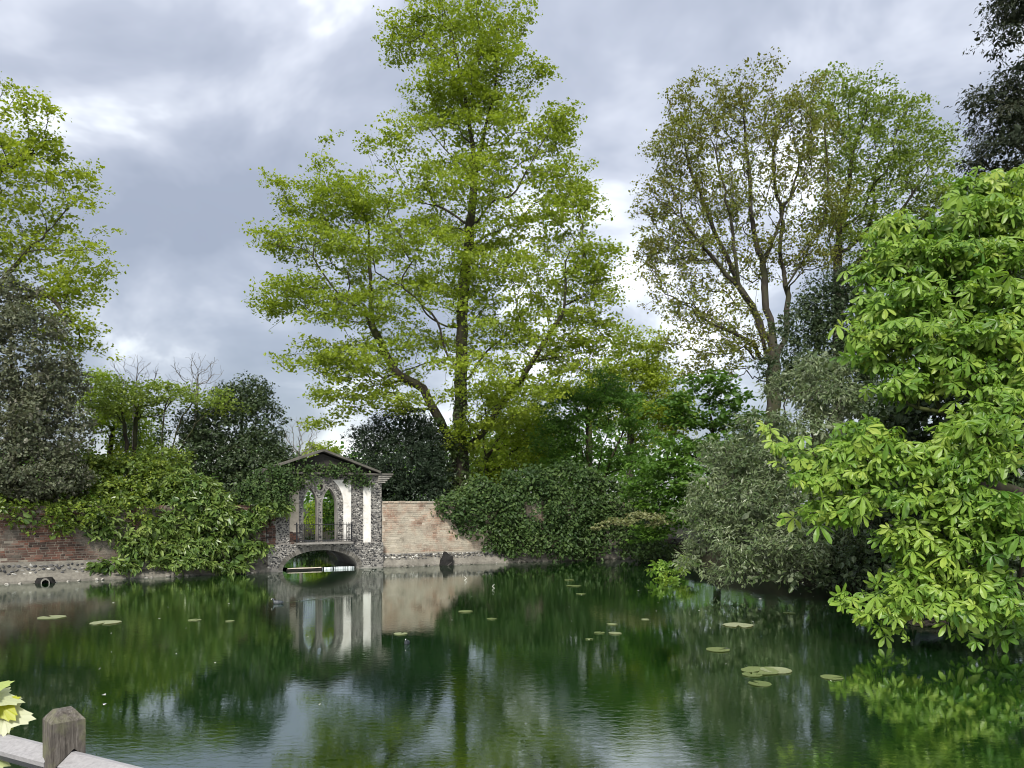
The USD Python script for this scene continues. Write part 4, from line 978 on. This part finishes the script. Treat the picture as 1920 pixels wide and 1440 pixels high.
# the horse chestnut at the right
PALM = palmate()
rng = R(40)
ch_blobs = [(x, y, rx, ry, Y, q) for x, y, rx, ry, Y, q in [
    (1845, 375, 55, 45, 15.5, .7), (1900, 420, 50, 60, 15.3, .8), (1790, 425, 70, 42, 15.2, .8), (1700, 440, 55, 38, 15.4, .6), (1740, 490, 90, 35, 15, .8), (1850, 490, 80, 40, 14.8, .9), (1655, 500, 42, 34, 15.2, .5), (1670, 560, 60, 34, 14.8, .7), (1780, 560, 100, 36, 14.5, .9),
    (1900, 570, 60, 44, 14.3, .8), (1640, 615, 42, 34, 14.7, .5), (1730, 630, 100, 34, 14.2, .8), (1850, 640, 80, 40, 14., .8), (1650, 670, 40, 22, 14.4, .4), (1760, 700, 80, 28, 13.9, .7), (1880, 700, 70, 34, 13.8, .7), (1700, 725, 46, 22, 14., .5),
    (1870, 760, 50, 40, 13.2, .6), (1830, 810, 60, 40, 13., .6), (1620, 815, 50, 22, 13.8, .5), (1580, 850, 60, 24, 13.6, .5), (1525, 870, 44, 20, 13.8, .4), (1475, 838, 26, 9, 14., .25), (1440, 800, 10, 6, 14., .12), (1575, 890, 70, 22, 13.4, .5), (1660, 880, 60, 26, 13.4, .5),
    (1720, 850, 40, 22, 13.4, .4), (1780, 880, 60, 26, 13., .5), (1880, 870, 50, 28, 12.8, .5), (1640, 935, 70, 18, 13.2, .4), (1770, 935, 70, 24, 12.9, .5), (1545, 962, 42, 14, 13.4, .3), (1690, 1000, 50, 26, 13.3, .4), (1730, 1035, 60, 24, 13.2, .4), (1860, 980, 60, 24, 12.7, .4), (1580, 945, 40, 16, 13.3, .3), (1880, 950, 50, 26, 12.6, .5), (1790, 975, 60, 20, 12.9, .4), (1830, 1020, 50, 22, 12.8, .4),
    (1900, 1020, 36, 26, 12.6, .4), (1790, 1060, 70, 22, 12.9, .4), (1720, 1085, 46, 18, 13.1, .35), (1840, 1095, 60, 24, 12.7, .4), (1760, 1115, 70, 22, 12.9, .4), (1690, 1130, 46, 18, 13.1, .3), (1650, 1150, 26, 18, 13.2, .25), (1590, 1125, 26, 8, 13.5, .2), (1820, 1140, 60, 20, 12.7, .35), (1895, 1130, 40, 26, 12.6, .35), (1860, 1182, 60, 10, 12.9, .25), (1660, 1180, 20, 8, 13.2, .2)]]
ch_tr = np.array([[12.2, 16.5, .7], [12.1, 16.4, 2.5], [11.6, 16.1, 4.5], [11., 15.8, 6.5], [10.2, 15.6, 8.0]])
att, own = ell(rng, ch_blobs, 54, None, .12)
P, par, r, tips = grow(rng, [ch_tr, np.array([[12., 16.4, 2.4], [10., 14.8, 2.6], [8., 13.8, 2.9], [6., 13.6, 3.1]]), np.array([[12.1, 16.4, 2.], [10.4, 14.4, 1.6], [9., 13.2, 1.1], [7.5, 13., .8]]),
                             np.array([[11.6, 16.1, 4.5], [9.8, 15., 5.4], [7.6, 14.6, 6.0]]), np.array([[11.7, 16.2, 3.6], [9.4, 14.4, 3.9], [7.4, 14., 4.2]])], att, .35, .25, .05, .15, .008, .3)
ct = T('horse_chestnut_tree', 'horse chestnut with big bright fan leaves filling the right edge', 'tree', ch_tr[0])
V, F, N = tubes(P, par, r); put(ct, 'trunk', V, F, M['bark'], normals=N)
hf = rng.random(len(att)) < .5
Va, tf, ta = leaves(rng, att[hf], 6, (.17, .17, .06), .155, PALM, .6, .4, own[hf] - np.array([0, -1.2, .5]), .42, droop=.35)
Vb, tfb, tb = leaves(rng, att[~hf], 6, (.17, .17, .06), .16, palmate(5, .95, .26), .5, .42, own[~hf] - np.array([0, -1.2, .5]), .42, droop=.5)
Vn, tone = np.concatenate([Va, Vb]), np.concatenate([ta, tb])
s = pick_front(Vn, 300, 14)
for i in s:
    put(ct, 'leaf', Vn[i], tf, M['chest'], np.full(Vn.shape[1], tone[i]))
mk = np.ones(len(Vn), bool); mk[s] = False
a_, b_, c_ = flat(Vn[mk], tf, tone[mk]); put(ct, 'crown', a_, b_, M['chest'], c_, kind='stuff')
# its low sprig over the far water
tree('horse_chestnut_sapling', 'low bright green sprig of leaves dipping into the far corner water', 'sapling', 41, line(25.5, [(1300, 1060), (1285, 1066), (1262, 1070)]), [], [(1250, 1066, 34, 12, 24.6, .3), (1285, 1050, 16, 14, 24.8, .3), (1268, 1085, 24, 8, 24.4, .25)], 30, 5, (.12, .12, .04), .16, palmate(5, .4), M['chest'], 'bark', root=.02, tip=.005, up=.65, seg=.2, single=60)

tree('conifer', 'dark spreading conifer in the upper right corner', 'tree', 42, line(23., [(1965, 1010), (1960, 600), (1945, 200), (1935, -60)]), [line(23., [(1945, 90), (1900, 70), (1850, 70)], -.5), line(23., [(1948, 200), (1880, 190), (1810, 190)], -.5), line(23., [(1952, 300), (1880, 260), (1820, 250)], .4)],
     [(x, y, rx, ry, Y, q) for x, y, rx, ry, Y, q in [(1900, 10, 45, 30, 23, 1.), (1890, 70, 42, 18, 23, .8), (1930, -10, 50, 60, 23, 1.), (1900, 140, 36, 24, 23, .8), (1860, 185, 52, 24, 23, .9), (1890, 235, 70, 36, 22.8, 1.1), (1880, 290, 72, 34, 22.6, 1.1), (1920, 190, 50, 50, 23, 1.), (1900, 350, 70, 50, 22.6, 1.1), (1940, 420, 60, 60, 22.6, 1.)]],
     26, 46, (.22, .22, .07), .11, NARROW, M['fir'], 'bark', root=.32, up=.6, droop=.6, outw=.5, shell=.1, inner=30, branch_share=.5, extra=1500)
tree('laurel_shrub', 'dark leafy undergrowth filling the shade under the right bank trees', 'shrub', 43, line(19., [(1760, 1080), (1760, 980)]), [],
     [(1700, 800, 90, 80, 19.5, 1.), (1820, 720, 120, 110, 19, 1.), (1720, 950, 110, 90, 18., 1.), (1850, 950, 110, 110, 17.5, 1.), (1960, 800, 110, 160, 18, 1.), (1760, 1070, 110, 50, 17., .8), (1900, 1080, 90, 60, 16.3, .7), (1820, 560, 120, 90, 19, 1.), (1960, 560, 100, 140, 19, 1.), (1640, 1060, 60, 50, 18.3, .7), (1720, 1110, 90, 24, 17.4, .6), (1840, 1120, 110, 40, 16.8, .6), (1580, 1070, 60, 30, 19.5, .6), (1700, 1060, 80, 40, 20.0, .6)],
     16, 22, (.2, .2, .16), .13, LEAF4, M['holly'], 'bark', root=.1, shell=.1, up=.45, branch_share=.1, inner=60)

# ivy
def ivy(label, seed, blobs, density, per, mat_, size=.10, base=None, sig=(.12, .10, .10), toward=None):
    rng = R(seed)
    att, own = ell(rng, blobs, density, None, .2)
    base = att.min(0) if base is None else base
    kp = meshkit.fbm(att * 1.1, 3, seed) > .27
    att = att[kp]
    t = T('ivy', label, 'ivy', base)
    P, par, r, _ = grow(rng, [np.array([base, base + Z * .8])], att[rng.random(len(att)) < .12], .3, .2, .06, .1, .006, .03)
    V, F, N = tubes(P, par, r); put(t, 'stem', V, F, M['bark'], normals=N)
    Vn, tf, tone = leaves(rng, att, per, sig, size, LEAF4, .35, .35, att + np.array([-.1, 1., -.5]) if toward is None else att - toward, .8, droop=.5)
    put(t, 'leaves', *flat(Vn, tf, tone)[:2], mat_, flat(Vn, tf, tone)[2], kind='stuff')


ivy('dark ivy draped over the gable and left of the pavilion', 51, [(x, y, rx, ry, Y, q) for x, y, rx, ry, Y, q in [(590, 878, 48, 12, 28.15, .14), (560, 896, 44, 16, 27.85, .18), (610, 884, 40, 10, 28.3, .12), (530, 900, 34, 26, 27.3, .3), (515, 935, 26, 34, 27.1, .3), (535, 925, 18, 22, 27.4, .2), (665, 890, 28, 10, 28.75, .1), (672, 902, 14, 14, 28.8, .1), (640, 876, 40, 8, 28.5, .1), (505, 900, 40, 30, 27.2, .4), (650, 897, 12, 12, 28.6, .1), (690, 905, 10, 12, 28.95, .08), (548, 880, 40, 10, 27.8, .3), (560, 862, 22, 8, 28., .3), (510, 885, 30, 14, 27.2, .4), (480, 920, 40, 26, 27., .5), (535, 888, 24, 12, 27.45, .35), (545, 905, 22, 16, 27.5, .3)]],
    60, 9, M['ivy'], .085, base=pvp(sL + .1, 1.6, .15), sig=(.07, .05, .07))
ivy('thick ivy curtain covering the right half of the far wall', 52, [(x, y, rx, ry, Y, q) for x, y, rx, ry, Y, q in [(850, 950, 34, 22, 30.2, .3), (880, 970, 40, 36, 30.6, .3), (930, 960, 50, 44, 31., .4), (900, 930, 60, 30, 30.9, .4), (1000, 950, 70, 50, 31.6, .5), (960, 1000, 50, 40, 31.2, .4), (1030, 1010, 60, 40, 31.8, .4), (1080, 960, 70, 50, 32.2, .5), (1100, 1015, 45, 34, 32.4, .4), (1060, 900, 70, 30, 32.4, .5), (990, 905, 60, 26, 31.8, .5), (1175, 1000, 34, 44, 32.6, .4), (1140, 940, 50, 46, 32.6, .4), (1210, 980, 34, 60, 32, .4), (1230, 1035, 40, 22, 31, .4), (925, 1020, 20, 14, 31., .2)]],
    34, 18, M['ivy'], .125, base=WR0 + 6 * WRu + WRn * .1 + Z * .5, sig=(.14, .10, .13))
ivy('paler ivy sleeve climbing the foot of the tallest tree', 53, [(x, y, rx, ry, Y, q) for x, y, rx, ry, Y, q in [(850, 925, 30, 28, 33.2, .6), (858, 880, 24, 34, 33.4, .6), (862, 825, 20, 34, 33.5, .5), (830, 910, 22, 24, 33.2, .5), (866, 760, 16, 36, 33.6, .45), (835, 850, 12, 36, 33.4, .4), (885, 920, 26, 24, 33, .5), (825, 800, 10, 16, 33.2, .3), (864, 715, 13, 18, 33.7, .4)]],
    30, 14, M['ivyl'], .11, base=at(856, 960, 33.4))
ivy('ivy sheath around the left stem of the flat-topped tree', 54, [(238, 860, 10, 40, 31.9, .25), (232, 800, 8, 36, 31.9, .25), (256, 820, 8, 50, 32.2, .25)], 40, 12, M['ivy'], .09, base=at(240, 930, 32.))
ivy('ivy sheath around the right stem of the flat-topped tree', 55, [(302, 840, 10, 40, 31.6, .25), (306, 800, 9, 26, 31.6, .25), (304, 880, 14, 30, 31.5, .3)], 40, 12, M['ivy'], .09, base=at(302, 930, 31.6))

# the pale spray of leaves over the far water
tree('field_maple_branch', 'thin branch of pale leaves reaching out over the far water', 'branch', 56, line(28.6, [(1300, 955), (1262, 958), (1230, 966)]), [line(28.4, [(1240, 962), (1190, 975), (1130, 985)], -.6)],
     [(1210, 968, 40, 9, 28.2, .5), (1160, 980, 36, 7, 27.9, .4), (1125, 987, 18, 5, 27.8, .25), (1235, 980, 20, 8, 28.2, .3)], 70, 14, (.12, .12, .03), .10, LEAF2, M['pale'], 'bark', root=.018, tip=.005, up=.7, seg=.25)

# behind everything: woods that close the view
rng = R(60)
cx = rng.uniform(-75, 75, 2600); cy = rng.uniform(62, 80, 2600)
hz = 7 + 3.0 * (meshkit.fbm(np.c_[cx * .08, cy * .08, cx * 0]) - .5) * 2
cz = .9 + rng.random(2600) ** .7 * (hz - .9)
Vn, tf, tone = leaves(rng, np.c_[cx, cy, cz], 14, (.9, .6, .6), .5, LEAF2, .5)
a_, b_, c_ = flat(Vn, tf, tone); put(None, 'distant_wood', a_, b_, M['horn'], c_, kind='stuff', label='low band of green woodland far behind the pond', cat='wood')
rng = R(61)
for k, (px, py, w_, h_, Y, mk_, lab) in enumerate([(595, 968, 26, 34, 42, 'yellow', 'bright yellow shrub seen through the left pointed arch'), (640, 950, 40, 60, 36, 'horn', 'green shrub seen through the right pointed arch'), (580, 1030, 40, 24, 37, 'holly', 'dark low bush beyond the bridge arch'), (600, 850, 36, 24, 46, 'lime', 'pale green treetop peeping above the pavilion ridge'),
                                       (1040, 960, 90, 40, 34.2, 'horn', 'mid-green bush above the ivy-covered wall'), (430, 950, 90, 40, 30, 'holly', 'dark bush behind the wall left of the pavilion'), (1400, 900, 70, 90, 29, 'holly', 'dark bush behind the silvery shrub'), (985, 820, 70, 60, 46, 'lime', 'pale green tree behind the golden-green one'), (905, 860, 50, 50, 48, 'haw', 'soft green tree behind the ivy-clad foot of the tallest tree')]):
    tree('shrub', lab, 'shrub', 70 + k, line(Y, [(px, 1000), (px, py)]), [], [(px, py, w_, h_, Y, w_ * Y / F_PX * .8), (px + w_ * .4, py + h_ * .4, w_ * .8, h_ * .7, Y, w_ * Y / F_PX * .7)], 18, 34, (.2, .2, .12), .12, LEAF2, M[mk_], 'bark', root=.06, branch_share=.1, up=.5, inner=20)

# ------------------------------------------------------------------ things on the water
def lily(px, py, wpx, label, seed, tone=.5, tiltz=0.0):
    rng = R(seed)
    Y = EYE[2] * F_PX / (py - HY)
    c = at(px, py, Y); c[2] = 0
    rad = wpx / F_PX * Y / 2 * .92
    a0 = rng.uniform(0, 6.28)
    th_ = a0 + np.linspace(.22, 2 * np.pi - .22, 26)
    rr = rad * (1 + rng.normal(0, .03, 26))
    rim = np.stack([np.cos(th_) * rr, np.sin(th_) * rr, .012 + rad * .05 * np.clip(meshkit.noise(np.c_[np.cos(th_) * 1.5 + seed, np.sin(th_) * 1.5, th_ * 0]) - .3, 0, 1)], 1)
    mid = rim * np.array([.55, .55, 0]) + np.array([0, 0, .012]); bot = rim * np.array([.97, .97, 1]) - np.array([0, 0, .008])
    V = np.vstack([rim, mid, [[0, 0, .011]], bot]) + c
    i = np.arange(25)
    F = np.vstack([np.stack([i, i + 1, i + 27], 1), np.stack([i, i + 27, i + 26], 1), np.stack([i + 26, i + 27, np.full(25, 52)], 1), np.stack([i + 1, i, i + 53], 1), np.stack([i + 1, i + 53, i + 54], 1)])
    put(None, 'lily_pad', V, F, M['pad'], np.full(len(V), tone), cat='lily pad', label=label, group='lily pads on the pond')


for a in [(97, 1158, 52, 'lily pad furthest left on the pond', 1, .8), (198, 1168, 56, 'second pad from the left, larger and greyer', 2, .9), (365, 1163, 26, 'small pad left of the pavilion reflection', 3, .7), (431, 1165, 18, 'tiny pad between the small pad and the swimming bird', 4, .6),
          (1384, 1173, 60, 'whitish lily pad near the silvery shrub', 5, 1.), (1346, 1219, 48, 'green pad between the whitish pad and the large raft', 6, .55), (1425, 1259, 74, 'left pad of the largest raft of leaves', 7, .5), (1455, 1258, 62, 'right pad of the largest raft of leaves', 8, .75), (1410, 1266, 40, 'lower pad tucked under the largest raft of leaves', 9, .4),
          (1153, 1188, 27, 'bright pad of the pair in mid pond', 10, .7), (1124, 1187, 22, 'dim pad of the pair in mid pond', 11, .3), (1147, 1171, 22, 'narrow pad just beyond the pair in mid pond', 12, .55), (1076, 1099, 30, 'pad nearest the ivy wall, mid right', 13, .4), (1089, 1114, 20, 'small pad just in front of the one nearest the ivy wall', 14, .3),
          (1067, 1088, 20, 'dim pad furthest out towards the ivy wall', 15, .35), (873, 1147, 30, 'pad below the brick wall reflection', 16, .5), (922, 1161, 20, 'dim small pad right of the brick reflection', 17, .4), (1210, 1162, 16, 'tiny pale pad right of mid pond', 18, .7), (751, 1189, 28, 'yellowish pad at the edge of the dark reflection', 19, .7), (1105, 1199, 16, 'faint tiny pad left of and nearer than the pair', 20, .3), (1480, 1150, 24, 'dark pad in the shade by the right bank', 21, .1)]:
    lily(*a[:3], a[3], 300 + a[4], a[5])
lily(1560, 1271, 44, 'half-sunk pad right of the largest raft', 330, .45)
lily(1425, 1283, 46, 'half-sunk dull pad nearer than the largest raft', 331, .25)

# small twigs breaking the surface
for px, py, sgn, lab in ((872, 1085, 1, 'thin bent twig tip breaking the water before the brick wall'), (926, 1100, -1, 'second bent twig tip in the water, nearer the ivy')):
    Y = EYE[2] * F_PX / (py + 3 - HY); c = at(px, py + 3, Y); c[2] = 0
    V, F, N = tubes(np.array([c + [-.06 * sgn, 0, -.03], c + [.05 * sgn, 0, .05], c + [-.02 * sgn, 0, .12]]), np.array([-1, 0, 1]), np.array([.008, .008, .005]), k=5)
    put(None, 'twig', V, F, M['white'], normals=N, cat='twig', label=lab)
rng = R(63)
fl = []
for k in range(70):
    Y = rng.uniform(9, 29); c = np.array([rng.uniform(-.55, .45) * Y, Y, .004])
    q = rng.normal(0, .018, (3, 3)); q[:, 2] = 0
    fl.append((c + q + np.array([0, 0, .003]) * np.arange(3)[:, None], np.array([[0, 1, 2]])))
V, F = join(fl); put(None, 'floating_petals', V, F, M['white'], kind='stuff', label='tiny pale petals and specks floating on the pond', cat='petals')


def hull(spheres):
    """Manifold hull of a chain of spheres: (centre, radius)."""
    out = m3.Manifold()
    for (a, ra), (b, rb) in zip(spheres[:-1], spheres[1:]):
        sa_ = m3.Manifold.sphere(ra, 20).translate(tuple(map(float, a))); sb_ = m3.Manifold.sphere(rb, 20).translate(tuple(map(float, b)))
        out = out + (sa_ + sb_).hull()
    return out


def bird(name, label, c, heading, scale=1.0):
    h = np.array([math.cos(heading), math.sin(heading), 0.0])
    ax = lambda f, z: np.asarray(c) + h * f * scale + Z * z * scale
    body = hull([(ax(-.20, .10), .025 * scale), (ax(-.12, .085), .07 * scale), (ax(0, .08), .095 * scale), (ax(.1, .09), .075 * scale), (ax(.15, .15), .042 * scale), (ax(.165, .205), .036 * scale), (ax(.19, .225), .034 * scale)]).refine_to_length(.02 * scale)
    V, F, _ = meshkit.arrays(body); m = trimesh.Trimesh(V, F); trimesh.smoothing.filter_taubin(m, iterations=6)
    t = T(name, label, 'bird', c)
    put(t, 'body', np.array(m.vertices), np.array(m.faces), M['feather'], smooth=60)
    bl = hull([(ax(.215, .23), .014 * scale), (ax(.262, .212), .004 * scale)]); V, F, _ = meshkit.arrays(bl); put(t, 'bill', V, F, M['white'])
    return t


Y = EYE[2] * F_PX / (1172 - HY)
nc = at(1742, 1172, Y); nc[2] = 0
ns = T('nest', 'untidy floating nest of dry sticks under the chestnut leaves', 'nest', nc)
rng = R(64)
for k in range(90):
    a0 = rng.uniform(0, 6.28); rr = rng.uniform(.12, .36); zz = .02 + .16 * rng.random() * (1 - rr / .5)
    p = nc + [rr * math.cos(a0), rr * .8 * math.sin(a0), zz]
    d = np.array([-math.sin(a0), math.cos(a0), rng.normal(0, .15)]) + rng.normal(0, .5, 3) * [1, 1, .3]
    d = unit(d) * rng.uniform(.10, .24)
    V, F, N = tubes(np.array([p - d, p + rng.normal(0, .02, 3), p + d]), np.array([-1, 0, 1]), np.array([.007, .007, .004]), k=4)
    put(ns, 'stick', V, F, M['stick'], normals=N)
bird('coot', 'dark coot sitting low on the stick nest', nc + [-.02, .0, .10], math.radians(165), 1.25)
Y = EYE[2] * F_PX / (1132 - HY); c = at(521, 1131, Y); c[2] = -.03 * .75
bird('moorhen', 'small dark bird swimming left, trailing a pale wake', c, math.radians(190), .62)
Y = EYE[2] * F_PX / (1207 - HY); c = at(763, 1207, Y); c[2] = -.02
bird('moorhen', 'tiny brownish bird on the dark reflection in mid pond', c, math.radians(265), .5)
# the wake: two low ridges of water
c0 = at(530, 1130, EYE[2] * F_PX / (1131 - HY)); c1 = at(640, 1118, EYE[2] * F_PX / (1119 - HY)); c0[2] = c1[2] = 0
ss = np.linspace(0, 1, 40)[:, None]
ctr = c0 * (1 - ss) + c1 * ss + np.c_[np.zeros(40), .05 * np.sin(ss[:, 0] * 16), np.zeros(40)]
dirp = np.array([.0, 1., 0])
w_ = (.03 + .10 * ss)
h_ = .012 * np.sin(np.pi * np.clip(ss * 1.05, 0, 1)) + .002
V = np.stack([ctr - dirp * w_ + Z * .002, ctr + Z * h_, ctr + dirp * w_ + Z * .002], 1).reshape(-1, 3)
i = (np.arange(39)[:, None] * 3 + np.arange(2)[None]).ravel()
put(None, 'water_ripple', V, np.stack([i, i + 3, i + 4, i + 1], 1), M['water'], kind='structure', smooth=True)

# ------------------------------------------------------------------ the near fence and the leaves beside it
pc = np.array([-1.225, 2.1, 0.0])
fd = unit(np.array([.883, -.469, 0])); fn = np.array([fd[1], -fd[0], 0])
fe = T('fence', 'weathered timber post with squared rails at the near bank', 'fence', pc + Z * .7)
pa = math.radians(-46)
pu = np.array([math.cos(pa), math.sin(pa), 0]); pn = np.array([-pu[1], pu[0], 0])
hw, top, sh = .042, 1.932, 1.906
prof = [(-.7, hw), (0, hw)]
ring_ = lambda w_, z: np.array([pc + pu * a * w_ + pn * b * w_ + Z * z for a, b in ((-1, -1), (1, -1), (1, 1), (-1, 1))])
rng = R(65)
post = m3.Manifold.hull_points(np.vstack([ring_(hw, .3), ring_(hw, sh), ring_(.022, top)]))
RZ = 1.785
# diamond hole for the rail
dd = .046
hole = m3.Manifold.hull_points(np.vstack([[pc + fd * e + fn * a + Z * (RZ + b) for a, b in ((-dd, 0), (dd, 0), (0, dd), (0, -dd))] for e in (.008, .3)]))
post = (post - hole).refine_to_length(.012)
V, F, _ = meshkit.arrays(post)
V = V + (meshkit.fbm(V * 30, 3)[:, None] - .5) * .004 * np.sign(V - pc - Z * V[:, 2:])
put(fe, 'post', V, F, M['wood'])
dr = .037
for e0, e1 in ((-3.2, -.03), (.012, 2.4)):
    r8 = []
    for e in (e0, e1):
        r8.append([pc + fd * e + fn * a + Z * (RZ + b) for a, b in ((-dr, .006), (-.006, dr), (.006, dr), (dr, .006), (dr, -.006), (.006, -dr), (-.006, -dr), (-dr, -.006))])
    V, F, _ = meshkit.arrays(m3.Manifold.hull_points(np.vstack(r8)))
    put(fe, 'rail', V, F, M['rail'])

# maple-like leaves at the lower left
def lobed(k=5):
    o = []
    for a, l in ((-2.3, .45), (-1.25, .78), (-.0, 1.0), (1.25, .78), (2.3, .45)):
        o.append((a - .40, l * .66)); o.append((a - .22, l * .86)); o.append((a - .15, l * .80)); o.append((a, l * 1.0)); o.append((a + .15, l * .80)); o.append((a + .24, l * .84)); o.append((a + .40, l * .64))
    p = np.array([[0, 0, 0]] + [[r_ * math.sin(a), r_ * math.cos(a), -.16 * r_ ** 2 - .05 * abs(math.sin(a * 2.5))] for a, r_ in o])
    p[:, 1] += .0
    n = len(p)
    return p, np.array([[0, i + 1, i] for i in range(1, n - 1)])


M['mapl'] = foliage_mat('near_maple_leaf', [(.25, .33, .06), (.36, .42, .16), (.46, .48, .32)], .3, rough=.45)
M['mapy'] = foliage_mat('near_yellow_leaf', [(.32, .35, .02), (.38, .41, .03), (.44, .46, .05)], .4, rough=.45)
LV, LF = lobed()
mp = T('maple_sapling', 'pale yellow-green lobed leaves poking in beside the fence post', 'sapling', (-1.62, 2.25, .9))
mstem = line(2.3, [(-60, 1640), (-40, 1480), (-22, 1400), (-18, 1330), (-10, 1290)])
V, F, N = tubes(np.array(resample(mstem, .05)), np.arange(len(resample(mstem, .05))) - 1, np.full(len(resample(mstem, .05)), .006), k=6)
put(mp, 'stem', V, F, M['bark'], normals=N)
for (px, py, size, yd, nrm, mm, tn) in [((-14), 1306, .088, (1, .2, -.12), (.1, -.35, 1), 'mapl', .8), (0, 1322, .07, (.8, -.3, -.5), (.3, -.8, .5), 'mapy', .5), (8, 1342, .085, (1, .1, -.08), (.05, -.75, .6), 'mapl', .95), (-12, 1350, .09, (.5, -.3, -.8), (.2, -.9, .3), 'mapl', 1.),
                                    (-4, 1368, .06, (.6, -.2, -.7), (.3, -.8, .5), 'mapl', .1), (-24, 1294, .07, (.7, .4, .35), (-.3, -.6, .7), 'mapl', .25), (-30, 1420, .08, (.9, 0, -.2), (0, -.5, .8), 'mapl', .6)]:
    c = at(px, py, 2.25)
    y_ = unit(np.array(yd, float)); n_ = np.array(nrm, float); n_ = unit(n_ - (n_ @ y_) * y_); x_ = np.cross(y_, n_)
    V = c + size * (LV[:, :1] * x_ + LV[:, 1:2] * y_ + LV[:, 2:] * n_)
    put(mp, 'leaf', V, LF, M[mm], np.full(len(V), tn))
